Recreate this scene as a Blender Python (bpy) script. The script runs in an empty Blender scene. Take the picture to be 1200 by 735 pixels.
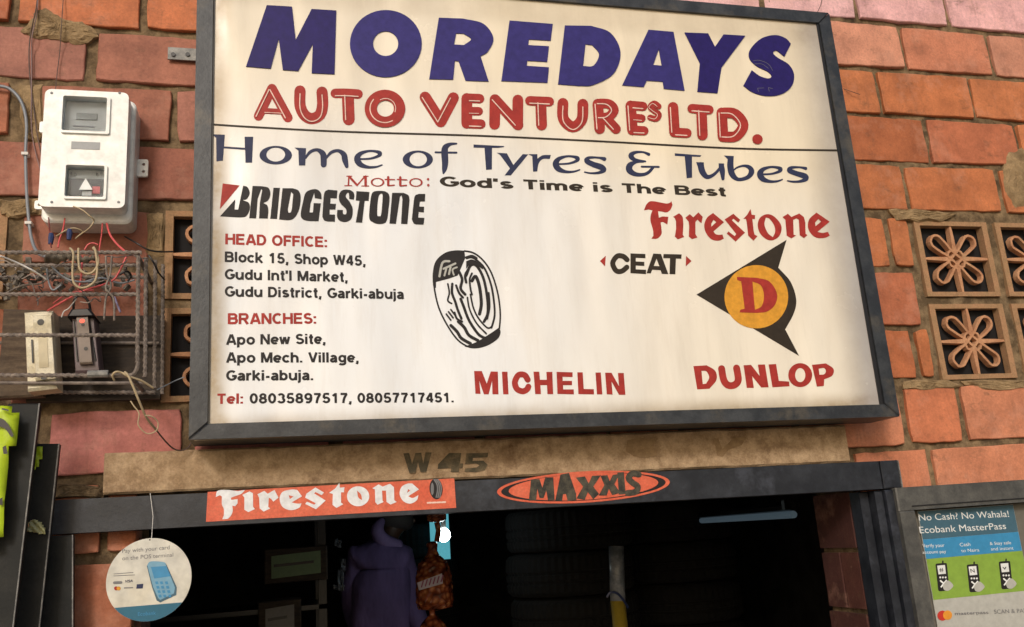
import bpy, math, random
import numpy as np
from mathutils import Vector, Matrix
random.seed(7)
S = bpy.context.scene
COL = S.collection
# ------------------------------------------------------------------ camera, world, sun, exposure
CAM = np.array([0.0, -2.35, 1.7])
XC = np.array([0.96914371, -0.00715711, 0.24639247])       # wall directions seen by the camera (x right, y down, z ahead)
UC = np.array([-0.06909999, -0.96738768, 0.243693])
NC = np.array([-0.2366129, 0.25319925, 0.93803224])
RM = np.stack([XC, NC, UC], 1)
def W(px, py, Y=0.0):
    """point of the plane y=Y that the photograph shows at (px,py) - used to measure the place"""
    r = RM.T @ np.array([px-600.0, py-367.5, 1050.0])
    p = CAM + r*(Y-CAM[1])/r[1]
    return float(p[0]), float(p[2])
cam = bpy.data.cameras.new('camera'); cam.sensor_width = 36; cam.lens = 31.5
cam.clip_end = 500; cam.clip_start = .02
co = bpy.data.objects.new('camera', cam); COL.objects.link(co); S.camera = co
F = np.diag([1.0, -1.0, -1.0]) @ RM
m3 = Matrix([[F[j][i] for j in range(3)] for i in range(3)])
co.matrix_world = Matrix.Translation(CAM.tolist()) @ m3.to_4x4()
S.render.resolution_x = 1024; S.render.resolution_y = 627
SUN = Vector((0.34, 0.74, -0.44)).normalized()
EL = math.asin(-SUN.z); AZ = math.atan2(-SUN.x, -SUN.y)
w = bpy.data.worlds.new('World'); S.world = w; w.use_nodes = True
nt = w.node_tree; bg = nt.nodes['Background']; sky = nt.nodes.new('ShaderNodeTexSky')
sky.sky_type = 'NISHITA'; sky.sun_disc = False; sky.sun_elevation = EL; sky.sun_rotation = AZ
sky.dust_density = 4.0; sky.air_density = 1.2; sky.ozone_density = .6
nt.links.new(sky.outputs[0], bg.inputs[0]); bg.inputs[1].default_value = 0.115
sl = bpy.data.lights.new('sun', 'SUN'); sl.energy = 1.6; sl.angle = math.radians(11); sl.color = (1, .96, .92)
so = bpy.data.objects.new('sun', sl); COL.objects.link(so); so.rotation_euler = SUN.to_track_quat('-Z', 'Y').to_euler()
S.view_settings.view_transform = 'Standard'; S.view_settings.look = 'None'
S.view_settings.exposure = -0.13; S.view_settings.gamma = 1

# ------------------------------------------------------------------ materials
def lin(r, g, b):
    f = lambda c: (c/255/12.92) if c/255 <= .04045 else ((c/255+.055)/1.055)**2.4
    return (f(r), f(g), f(b), 1)
def nodes(name):
    m = bpy.data.materials.new(name); m.use_nodes = True
    return m, m.node_tree, m.node_tree.nodes['Principled BSDF']
def noise(t, scale, detail=4, rough=.6, co=None, stretch=None):
    n = t.nodes.new('ShaderNodeTexNoise'); n.inputs['Scale'].default_value = scale
    n.inputs['Detail'].default_value = detail; n.inputs['Roughness'].default_value = rough
    if co is not None:
        if stretch:
            mp = t.nodes.new('ShaderNodeMapping'); mp.inputs['Scale'].default_value = stretch
            t.links.new(co, mp.inputs[0]); co = mp.outputs[0]
        t.links.new(co, n.inputs['Vector'])
    return n.outputs['Fac']
def ramp(t, fac, stops):
    r = t.nodes.new('ShaderNodeValToRGB'); e = r.color_ramp.elements
    while len(e) < len(stops): e.new(.5)
    for q, (p, c) in zip(e, stops):
        q.position = p; q.color = c if len(c) == 4 else (*c, 1)
    t.links.new(fac, r.inputs[0]); return r.outputs[0]
def mix(t, fac, a, b, mode='MIX'):
    n = t.nodes.new('ShaderNodeMix'); n.data_type = 'RGBA'; n.blend_type = mode
    for s, v in ((0, fac), (6, a), (7, b)):
        if hasattr(v, 'links'): t.links.new(v, n.inputs[s])
        else: n.inputs[s].default_value = v
    return n.outputs[2]
def bump(t, b, h, strength, dist=.002):
    n = t.nodes.new('ShaderNodeBump'); n.inputs['Strength'].default_value = strength; n.inputs['Distance'].default_value = dist
    t.links.new(h, n.inputs['Height']); t.links.new(n.outputs[0], b.inputs['Normal'])
def pos(t): return t.nodes.new('ShaderNodeNewGeometry').outputs['Position']
BW = [(0, (0, 0, 0)), (1, (1, 1, 1))]
def worn(name, c1, c2, scale=18, lo=.42, hi=.62, rough=.6, bs=.25, metal=0, c3=None, stretch=None, spec=.5):
    m, t, b = nodes(name); P = pos(t)
    a = ramp(t, noise(t, scale, 6, .65, P, stretch), [(lo, c1), (hi, c2)])
    if c3:
        f = ramp(t, noise(t, scale*.35, 5, .7, P), [(.55, (0, 0, 0)), (.72, (1, 1, 1))])
        a = mix(t, f, a, c3)
    fine = ramp(t, noise(t, scale*9, 3, .6, P), [(.25, (.78,)*3), (.75, (1.12,)*3)])
    a = mix(t, 1.0, a, fine, 'MULTIPLY')
    t.links.new(a, b.inputs['Base Color']); b.inputs['Roughness'].default_value = rough
    b.inputs['Metallic'].default_value = metal; b.inputs['Specular IOR Level'].default_value = spec
    bump(t, b, noise(t, scale*6, 6, .7, P), bs)
    return m
def plain(name, c, rough=.5, emit=None, metal=0, var=.12):
    m, t, b = nodes(name); P = pos(t)
    a = mix(t, 1.0, c, ramp(t, noise(t, 60, 4, .6, P), [(.3, (1-var,)*3), (.7, (1+var*.4,)*3)]), 'MULTIPLY')
    t.links.new(a, b.inputs['Base Color']); b.inputs['Roughness'].default_value = rough; b.inputs['Metallic'].default_value = metal
    if emit: b.inputs['Emission Color'].default_value = emit[0]; b.inputs['Emission Strength'].default_value = emit[1]
    return m
# brick: colour comes from the object, grain and stains from noise
def brick_material():
    m, t, b = nodes('fired_clay'); P = pos(t)
    oi = t.nodes.new('ShaderNodeObjectInfo')
    a = mix(t, 1.0, oi.outputs['Color'], ramp(t, noise(t, 9, 5, .65, P), [(.3, (.66, .62, .60)), (.7, (1.2, 1.16, 1.12))]), 'MULTIPLY')
    a = mix(t, 1.0, a, ramp(t, noise(t, 140, 3, .7, P), [(.25, (.78,)*3), (.7, (1.1,)*3)]), 'MULTIPLY')
    chalk = ramp(t, noise(t, 5.5, 6, .7, P), [(.52, (0, 0, 0)), (.76, (.5,)*3)])
    a = mix(t, chalk, a, (.60, .33, .24, 1))
    drip = ramp(t, noise(t, 34, 6, .7, P, (1.5, 1, .16)), [(.55, (0, 0, 0)), (.78, (.45,)*3)])
    a = mix(t, drip, a, (.16, .075, .045, 1))
    pale = ramp(t, noise(t, 60, 6, .8, P, (1, 1, .6)), [(.64, (0, 0, 0)), (.74, (.5,)*3)])
    a = mix(t, pale, a, (.52, .36, .25, 1))
    dirt = ramp(t, noise(t, 13, 7, .75, P, (1, 1, 1.6)), [(.56, (0, 0, 0)), (.72, (.7,)*3)])
    a = mix(t, dirt, a, (.10, .06, .035, 1))
    t.links.new(a, b.inputs['Base Color']); b.inputs['Roughness'].default_value = .72
    b.inputs['Specular IOR Level'].default_value = .35
    h = mix(t, .25, noise(t, 260, 4, .75, P), noise(t, 45, 6, .7, P, (1, 1, 3)))
    bump(t, b, h, .45, .002)
    return m
M = {}
M['brick'] = brick_material()
M['mortar'] = worn('sandy_mortar', (.10, .068, .038, 1), (.25, .175, .10, 1), 22, .40, .62, .92, 1.0, c3=(.035, .024, .016, 1), spec=.2)
M['mortar_patch'] = worn('mortar_smear', (.22, .15, .08, 1), (.36, .25, .135, 1), 24, .38, .66, .9, .9, c3=(.13, .085, .045, 1), spec=.2)
M['vent'] = worn('vent_clay', (.40, .19, .10, 1), (.54, .29, .16, 1), 22, .36, .66, .8, .5, c3=(.30, .20, .11, 1), spec=.25)
M['vent_frame'] = worn('vent_frame_clay', (.30, .19, .10, 1), (.40, .22, .12, 1), 22, .36, .66, .85, .6, c3=(.16, .11, .06, 1), spec=.2)
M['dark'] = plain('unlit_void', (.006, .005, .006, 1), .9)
M['lintel'] = worn('cast_concrete_lintel', (.30, .20, .115, 1), (.48, .34, .21, 1), 26, .38, .62, .88, .9, c3=(.17, .10, .055, 1), spec=.2)
M['frame'] = worn('sign_frame_paint', (.018, .021, .027, 1), (.046, .050, .056, 1), 20, .40, .68, .42, .3, c3=(.085, .074, .058, 1), stretch=(1, 1, 1))
M['door_steel'] = worn('door_frame_paint', (.008, .010, .016, 1), (.026, .030, .040, 1), 16, .42, .70, .48, .3, c3=(.05, .056, .075, 1))
M['soot_steel'] = worn('dark_greasy_steel', (.008, .009, .009, 1), (.020, .020, .018, 1), 16, .42, .70, .6, .2, spec=.3)
M['steel_light'] = worn('scuffed_steel_edge', (.12, .12, .12, 1), (.30, .29, .27, 1), 30, .4, .65, .5, .3)
M['frame_grey'] = worn('poster_frame_paint', (.055, .055, .053, 1), (.10, .098, .09, 1), 22, .4, .66, .5, .3)
def panel_material():
    m, t, b = nodes('acrylic_panel'); P = pos(t)
    sx = t.nodes.new('ShaderNodeSeparateXYZ'); t.links.new(P, sx.inputs[0])
    # reflected light put into the colour: warm at top and right, bluish middle left
    def mr(o, a0, a1, b0, b1):
        n = t.nodes.new('ShaderNodeMapRange'); n.interpolation_type = 'SMOOTHSTEP'
        t.links.new(o, n.inputs[0])
        for i, v in enumerate((a0, a1, b0, b1)): n.inputs[1+i].default_value = v
        return n.outputs[0]
    def mth(op, a, c):
        n = t.nodes.new('ShaderNodeMath'); n.operation = op; n.use_clamp = op == 'ADD'
        for i, v in enumerate((a, c)):
            if hasattr(v, 'links'): t.links.new(v, n.inputs[i])
            else: n.inputs[i].default_value = v
        return n.outputs[0]
    X, Z = sx.outputs[0], sx.outputs[2]
    warm_cast = mth('ADD', mr(X, .35, 1.25, 0, .72), mr(Z, 2.55, 3.0, 0, .85))
    base = mix(t, warm_cast, (.79, .81, .84, 1), (.80, .71, .55, 1))
    # grime gathered along the frame, with recess shade painted in
    e = mth('ADD', mth('ADD', mr(X, -.165, -.115, 1, 0), mr(Z, 1.985, 2.045, 1, 0)), mr(X, 1.47, 1.63, 0, .62))
    e = mth('ADD', e, mr(Z, 3.10, 3.16, 0, .35))
    e = mth('MULTIPLY', e, ramp(t, noise(t, 9, 5, .7, P), [(.25, (.45,)*3), (.65, (1,)*3)]))
    base = mix(t, e, base, (.36, .27, .16, 1))
    right_shade = mth('MULTIPLY', mr(X, 1.50, 1.655, 0, .75), mr(Z, 2.2, 2.9, 1, .65))  # shade of the recessed right edge put into the colour, grey-blue
    base = mix(t, right_shade, base, (.22, .24, .30, 1))
    spots = ramp(t, noise(t, 26, 8, .8, P), [(.66, (0, 0, 0)), (.80, (.5,)*3)])
    low = mr(Z, 2.0, 2.22, 1, 0.12)
    base = mix(t, mth('MULTIPLY', spots, low), base, (.30, .20, .11, 1))
    base = mix(t, ramp(t, noise(t, 3.5, 5, .6, P, (2.5, 1, .6)), [(.42, (0, 0, 0)), (.72, (.18,)*3)]), base, (.46, .38, .28, 1))
    base = mix(t, ramp(t, noise(t, 30, 7, .75, P, (1, 1, .12)), [(.50, (0, 0, 0)), (.80, (.20,)*3)]), base, (.40, .33, .25, 1))
    base = mix(t, ramp(t, noise(t, 70, 3, .8, P), [(.70, (0, 0, 0)), (.78, (.35,)*3)]), base, (.25, .19, .12, 1))
    t.links.new(base, b.inputs['Base Color'])
    t.links.new(ramp(t, noise(t, 6, 4, .6, P), [(.3, (.10,)*3), (.7, (.30,)*3)]), b.inputs['Roughness']); b.inputs['Specular IOR Level'].default_value = .7
    bump(t, b, noise(t, 2.6, 2, .5, P, (1.3, 1, .5)), .8, .06)
    return m
M['panel'] = panel_material()
def ink(name, c, rough=.5):
    m = plain(name, c, rough, var=.22); m.node_tree.nodes['Principled BSDF'].inputs['Specular IOR Level'].default_value = .22; return m
M['indigo'] = ink('indigo_vinyl', (.035, .028, .17, 1))
M['indigo_dark'] = ink('dark_indigo_vinyl', (.020, .012, .12, 1))
M['red'] = ink('red_print', (.36, .035, .028, 1)); M['pinkline'] = ink('pale_pink_print', (.78, .56, .48, 1))
M['slate'] = ink('slate_blue_print', (.030, .036, .085, 1)); M['black'] = ink('black_print', (.022, .019, .020, 1))
M['ochre'] = ink('ochre_print', (.66, .31, .035, 1)); M['brownblack'] = ink('brown_black_print', (.035, .026, .018, 1))
M['orange'] = worn('orange_sticker_vinyl', (.62, .105, .05, 1), (.68, .15, .08, 1), 20, .4, .65, .4, .05)
M['white'] = plain('white_print', (.74, .76, .80, 1), .4, var=.2)
M['rust'] = worn('rusty_rebar', (.13, .105, .09, 1), (.27, .22, .185, 1), 60, .4, .65, .7, .6)
M['cream'] = worn('cream_plastic', (.62, .55, .38, 1), (.74, .68, .52, 1), 25, .4, .62, .4, .05)
M['meter'] = worn('white_meter_plastic', (.80, .81, .79, 1), (.83, .83, .80, 1), 5, .4, .62, .35, .01, c3=(.77, .76, .71, 1))
M['pvc'] = plain('brown_grey_plastic', (.13, .09, .10, 1), .4)
M['tan_wire'] = plain('tan_wire', (.42, .33, .20, 1), .6); M['red_wire'] = plain('red_wire', (.62, .10, .10, 1), .45)
M['grey_wire'] = plain('grey_cable', (.20, .22, .25, 1), .4); M['thin_wire'] = plain('brown_wire', (.09, .055, .045, 1), .6)
M['white_wire'] = plain('white_wire', (.6, .58, .55, 1), .5); M['blue_tape'] = plain('blue_tape', (.02, .035, .12, 1), .4)
M['black_pl'] = plain('black_plastic', (.012, .011, .013, 1), .35)
M['wood'] = worn('dirty_board', (.075, .05, .034, 1), (.14, .10, .065, 1), 14, .4, .65, .85, .6, stretch=(1, 1, 6))
M['wood_dark'] = worn('dark_board', (.028, .020, .015, 1), (.06, .043, .03, 1), 14, .4, .65, .85, .6, stretch=(1, 1, 6))
M['lime'] = plain('lime_plastic', (.42, .56, .012, 1), .4)
M['room'] = worn('dark_shop_wall', (.035, .032, .034, 1), (.06, .055, .055, 1), 6, .4, .6, .9, .2)
M['shopfloor'] = worn('shop_floor', (.03, .028, .026, 1), (.05, .046, .04, 1), 6, .4, .6, .9, .2)
M['ground'] = worn('trodden_concrete', (.36, .30, .22, 1), (.48, .41, .31, 1), 1.2, .35, .65, .9, .6, c3=(.2, .15, .1, 1))
def cloth(name, c1, c2):
    m, t, b = nodes(name); P = pos(t)
    a = ramp(t, noise(t, 7, 5, .6, P, (1.5, 1, .5)), [(.32, c1), (.66, c2)]); t.links.new(a, b.inputs['Base Color']); b.inputs['Roughness'].default_value = .9
    bump(t, b, noise(t, 7, 3, .5, P, (1.6, 1, .6)), .7, .05); return m
M['shirt'] = cloth('purple_cloth', (.085, .062, .17, 1), (.15, .11, .28, 1))
M['trouser'] = plain('dark_cloth', (.02, .02, .03, 1), .9); M['skin'] = plain('dark_skin', (.06, .032, .02, 1), .5)
M['hair'] = plain('black_hair', (.045, .042, .042, 1), .8)
M['teal'] = plain('teal_print', (.015, .12, .20, 1), .35); M['sky_print'] = plain('sky_blue_print', (.04, .24, .46, 1), .35)
M['phone_blue'] = plain('pale_blue_print', (.16, .34, .48, 1), .35)
M['deep_print'] = plain('dark_teal_print', (.05, .12, .17, 1), .4); M['green_print'] = plain('leaf_green_print', (.22, .36, .05, 1), .4)
M['paper'] = plain('poster_white', (.42, .42, .39, 1), .45); M['disc'] = worn('disc_board', (.58, .57, .52, 1), (.62, .59, .50, 1), 4, .4, .6, .4, .01, c3=(.56, .48, .33, 1))
M['grey_print'] = plain('grey_print', (.16, .16, .17, 1), .5); M['printwhite'] = plain('print_white', (.72, .74, .74, 1), .4)
M['stencil'] = worn('stencil_paint', (.07, .058, .035, 1), (.20, .145, .08, 1), 30, .45, .72, .9, .2)
M['decal_dark'] = worn('weathered_decal', (.02, .019, .015, 1), (.085, .075, .05, 1), 45, .4, .65, .7, .4)
def glass(name, c, rough=.08, alpha=.25):
    m, t, b = nodes(name); b.inputs['Base Color'].default_value = c; b.inputs['Roughness'].default_value = rough
    b.inputs['Transmission Weight'].default_value = 1; b.inputs['IOR'].default_value = 1.2
    return m
M['glass'] = glass('window_glass', (.9, .95, 1, 1))

# ------------------------------------------------------------------ object helpers
def thing(name, label, cat, loc=(0, 0, 0), group=None, kind=None):
    o = bpy.data.objects.new(name, None); COL.objects.link(o); o.location = loc; o.empty_display_size = .1
    if label: o['label'] = label
    if cat: o['category'] = cat
    if group: o['group'] = group
    if kind: o['kind'] = kind
    return o
def link(name, me, mat, parent=None, label=None, cat=None, group=None, kind=None, color=None, smooth=False):
    o = bpy.data.objects.new(name, me); COL.objects.link(o)
    if mat and not me.materials: me.materials.append(M[mat] if isinstance(mat, str) else mat)
    if smooth:
        for p in me.polygons: p.use_smooth = True
    if parent:
        o.parent = parent
        q = parent; off = Vector((0, 0, 0))
        while q: off += q.location; q = q.parent
        o.location = -off if not parent.parent else -off
    for k, v in (('label', label), ('category', cat), ('group', group), ('kind', kind)):
        if v: o[k] = v
    if color: o.color = color
    return o
class MB:
    def __init__(s): s.v = []; s.f = []
    def add(s, v, f):
        n = len(s.v); s.v += [tuple(q) for q in v]; s.f += [tuple(i+n for i in q) for q in f]; return s
    def box(s, x0, x1, y0, y1, z0, z1, rot=None, piv=None):
        v = [(x, y, z) for x in (x0, x1) for y in (y0, y1) for z in (z0, z1)]
        if rot is not None:
            p = Vector(piv); v = [tuple(rot @ (Vector(q)-p)+p) for q in v]
        return s.add(v, [(0, 1, 3, 2), (4, 6, 7, 5), (0, 4, 5, 1), (2, 3, 7, 6), (0, 2, 6, 4), (1, 5, 7, 3)])
    def prism(s, poly, y0, y1, bev=0):
        """poly (x,z) outline extruded from y0 (front) to y1 (back)"""
        n = len(poly)
        rings = [[(x, y0+bev, z) for x, z in poly], [(x, y1, z) for x, z in poly]]
        cx = sum(p[0] for p in poly)/n; cz = sum(p[1] for p in poly)/n
        if bev:
            rings.insert(0, [(x+(cx-x)/max(1e-6, math.hypot(cx-x, cz-z))*bev*1.4, y0, z+(cz-z)/max(1e-6, math.hypot(cx-x, cz-z))*bev*1.4) for x, z in poly])
        v = [p for r in rings for p in r]; f = [tuple(range(n))]
        for k in range(len(rings)-1):
            for i in range(n): j = (i+1) % n; f.append((k*n+i, (k+1)*n+i, (k+1)*n+j, k*n+j))
        f.append(tuple(reversed(range((len(rings)-1)*n, len(rings)*n))))
        return s.add(v, f)
    def tube(s, pts, r, n=8, rib=0, ribstep=.006, cap=True):
        pts = [Vector(p) for p in pts]
        if rib:
            out = []
            for a, b in zip(pts, pts[1:]):
                k = max(1, int((b-a).length/ribstep)); out += [a.lerp(b, i/k) for i in range(k)]
            pts = out+[pts[-1]]
        d0 = (pts[1]-pts[0]).normalized(); u = d0.orthogonal().normalized(); v = []; f = []
        for i, p in enumerate(pts):
            d = (pts[min(i+1, len(pts)-1)]-pts[max(i-1, 0)]).normalized()
            u = (u-d*u.dot(d)).normalized(); w_ = d.cross(u)
            for k in range(n):
                a = 2*math.pi*k/n
                rr = r if not callable(r) else r(i/(len(pts)-1))
                if rib: rr += rib*(1 if ((i + (1 if k < n/2 else 0)) % 2) else -1)
                v.append(p+(u*math.cos(a)+w_*math.sin(a))*rr)
        for i in range(len(pts)-1):
            for k in range(n): j = (k+1) % n; f.append((i*n+k, i*n+j, (i+1)*n+j, (i+1)*n+k))
        if cap: f += [tuple(reversed(range(n))), tuple(range((len(pts)-1)*n, len(pts)*n))]
        return s.add(v, f)
    def lathe(s, prof, c, n=20, fn=None):
        v = []; f = []
        for i, (r, z) in enumerate(prof):
            for k in range(n):
                a = 2*math.pi*k/n; q = r*(fn(i, k) if fn else 1)
                v.append((c[0]+q*math.cos(a), c[1]+q*math.sin(a), c[2]+z))
        for i in range(len(prof)-1):
            for k in range(n): j = (k+1) % n; f.append((i*n+k, i*n+j, (i+1)*n+j, (i+1)*n+k))
        f += [tuple(reversed(range(n))), tuple(range((len(prof)-1)*n, len(prof)*n))]
        return s.add(v, f)
    def mesh(s, name):
        me = bpy.data.meshes.new(name); me.from_pydata(s.v, [], s.f); me.update(); return me
    def build(s, name, mat, parent=None, **k): return link(name, s.mesh(name), mat, parent, **k)
def spline(pts, n=8, closed=False):
    """Catmull-Rom through 3-D points"""
    P = [Vector(p) for p in pts]; out = []; L = len(P)
    for i in range(L-1 if not closed else L):
        p0 = P[i-1] if (i or closed) else P[0]; p1 = P[i]; p2 = P[(i+1) % L]; p3 = P[(i+2) % L] if (i+2 < L or closed) else P[-1]
        for k in range(n):
            t = k/n
            out.append(.5*((2*p1)+(p2-p0)*t+(2*p0-5*p1+4*p2-p3)*t*t+(-p0+3*p1-3*p2+p3)*t**3))
    if not closed: out.append(P[-1])
    return out

# ------------------------------------------------------------------ flat print
def crop(x0, y0, s, pts): return [(x0+p[0]/s, y0+p[1]/s)+tuple(p[2:]) for p in pts]
def curvy(pts, n=6):
    """closed outline; a third value 1 marks a smooth point, the others are corners"""
    L = len(pts); out = []
    def tan(i):
        if len(pts[i]) < 3 or not pts[i][2]: return None
        a, b = pts[i-1], pts[(i+1) % L]; return ((b[0]-a[0])/2, (b[1]-a[1])/2)
    for i in range(L):
        a = pts[i]; b = pts[(i+1) % L]; ta = tan(i); tb = tan((i+1) % L)
        if ta is None and tb is None: out.append((a[0], a[1])); continue
        ch = (b[0]-a[0], b[1]-a[1]); ta = ta or ch; tb = tb or ch
        for k in range(n):
            t = k/n; h1 = 2*t**3-3*t*t+1; h2 = t**3-2*t*t+t; h3 = -2*t**3+3*t*t; h4 = t**3-t*t
            out.append((h1*a[0]+h2*ta[0]+h3*b[0]+h4*tb[0], h1*a[1]+h2*ta[1]+h3*b[1]+h4*tb[1]))
    return out
def ell(cx, cy, rx, ry, n=36, rot=0):
    c, s = math.cos(rot), math.sin(rot)
    return [(cx+rx*math.cos(2*math.pi*k/n)*c-ry*math.sin(2*math.pi*k/n)*s, cy+rx*math.cos(2*math.pi*k/n)*s+ry*math.sin(2*math.pi*k/n)*c) for k in range(n)]
def ribbon(pts, n=5):
    """pen stroke with a radius at each point -> closed outline with round ends"""
    P = spline([(p[0], p[1], p[2]) for p in pts], n) if len(pts) > 2 else [Vector(p) for p in pts]
    l, r = [], []
    for i, p in enumerate(P):
        a, b = P[max(0, i-1)], P[min(len(P)-1, i+1)]
        dx, dy = b.x-a.x, b.y-a.y; q = math.hypot(dx, dy) or 1; dx /= q; dy /= q; w_ = max(p.z, .01)
        l.append((p.x-dy*w_, p.y+dx*w_)); r.append((p.x+dy*w_, p.y-dx*w_))
        if i == 0: s0 = [(p.x+w_*math.cos(t), p.y+w_*math.sin(t)) for t in [math.atan2(-dx, dy)+(-k/6)*math.pi for k in range(1, 6)]]
        if i == len(P)-1: s1 = [(p.x+w_*math.cos(t), p.y+w_*math.sin(t)) for t in [math.atan2(dx, -dy)-k/6*math.pi for k in range(1, 6)]]
    out = Rib(l+s1+r[::-1]+s0); out.l, out.r, out.s0, out.s1 = l, r, s0, s1
    return out
class Rib(list): pass
def stroke(pts, r, n=5): return ribbon([(p[0], p[1], r) for p in pts], n)
def strip(rb, Y, butt=False, world=False):
    """a pen stroke as a strip of quads with fan ends"""
    m = (lambda p: p) if world else (lambda p: W(p[0], p[1], Y))
    V = []; Fc = []; n = len(rb.l)
    for i, (a, b) in enumerate(zip(rb.l, rb.r)):
        a, b = m(a), m(b); V += [(a[0], Y-i*3e-7, a[1]), (b[0], Y-i*3e-7, b[1])]
    Fc += [(2*i, 2*i+1, 2*i+3, 2*i+2) for i in range(n-1)]
    if not butt:
        k = len(V); c = [m(p) for p in rb.s1]; V += [(p[0], Y, p[1]) for p in c]; Fc.append(tuple([2*n-2]+list(range(k, k+len(c)))+[2*n-1]))
        k = len(V); c = [m(p) for p in rb.s0]; V += [(p[0], Y, p[1]) for p in c]; Fc.append(tuple([1]+list(range(k, k+len(c)))+[0]))
    return V, Fc
FC = [0]
def fill(contours, Y, ext=0.0, world=False):
    """contours (photo px, or metres) -> filled mesh data on the plane y=Y; holes by even-odd"""
    cu = bpy.data.curves.new('t', 'CURVE'); cu.dimensions = '2D'; cu.fill_mode = 'BOTH'; cu.extrude = ext
    for c in contours:
        c = c if world else [W(p[0], p[1], Y) for p in c]
        sp = cu.splines.new('POLY'); sp.points.add(len(c)-1)
        for q, p in zip(sp.points, c): q.co = (p[0], p[1], 0, 1)
        sp.use_cyclic_u = True
    return curve_data(cu, Y)
def curve_data(cu, Y):
    o = bpy.data.objects.new('t', cu); COL.objects.link(o)
    me = bpy.data.meshes.new_from_object(o.evaluated_get(bpy.context.evaluated_depsgraph_get()))
    d = ([(v.co.x, Y-v.co.z, v.co.y) for v in me.vertices], [tuple(reversed(p.vertices)) for p in me.polygons])
    bpy.data.objects.remove(o); bpy.data.curves.remove(cu); bpy.data.meshes.remove(me)
    return d
def print_(name, shapes, mat, Y, parent, ext=0.0, label=None, world=False, step=.00006):
    """shapes: list of contour lists; each shape lies a hair in front of the one before"""
    mb = MB()
    for i, c in enumerate(shapes):
        if len(c) == 1 and isinstance(c[0], Rib): mb.add(*strip(c[0], Y-i*step, world=world))
        else: mb.add(*fill(c, Y-ext-i*step, ext, world))
    return mb.build(name, mat, parent, label=label)
def _arc(cx, cy, rx, ry, a0, a1, n=9):
    return [(cx+rx*math.cos(math.radians(a0+(a1-a0)*i/n)), cy+ry*math.sin(math.radians(a0+(a1-a0)*i/n))) for i in range(n+1)]
_T, _B, _X, _M = .905, .095, .65, .37
_o = [_arc(.36, _M, .26, .28, 0, 360, 18)]
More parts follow.
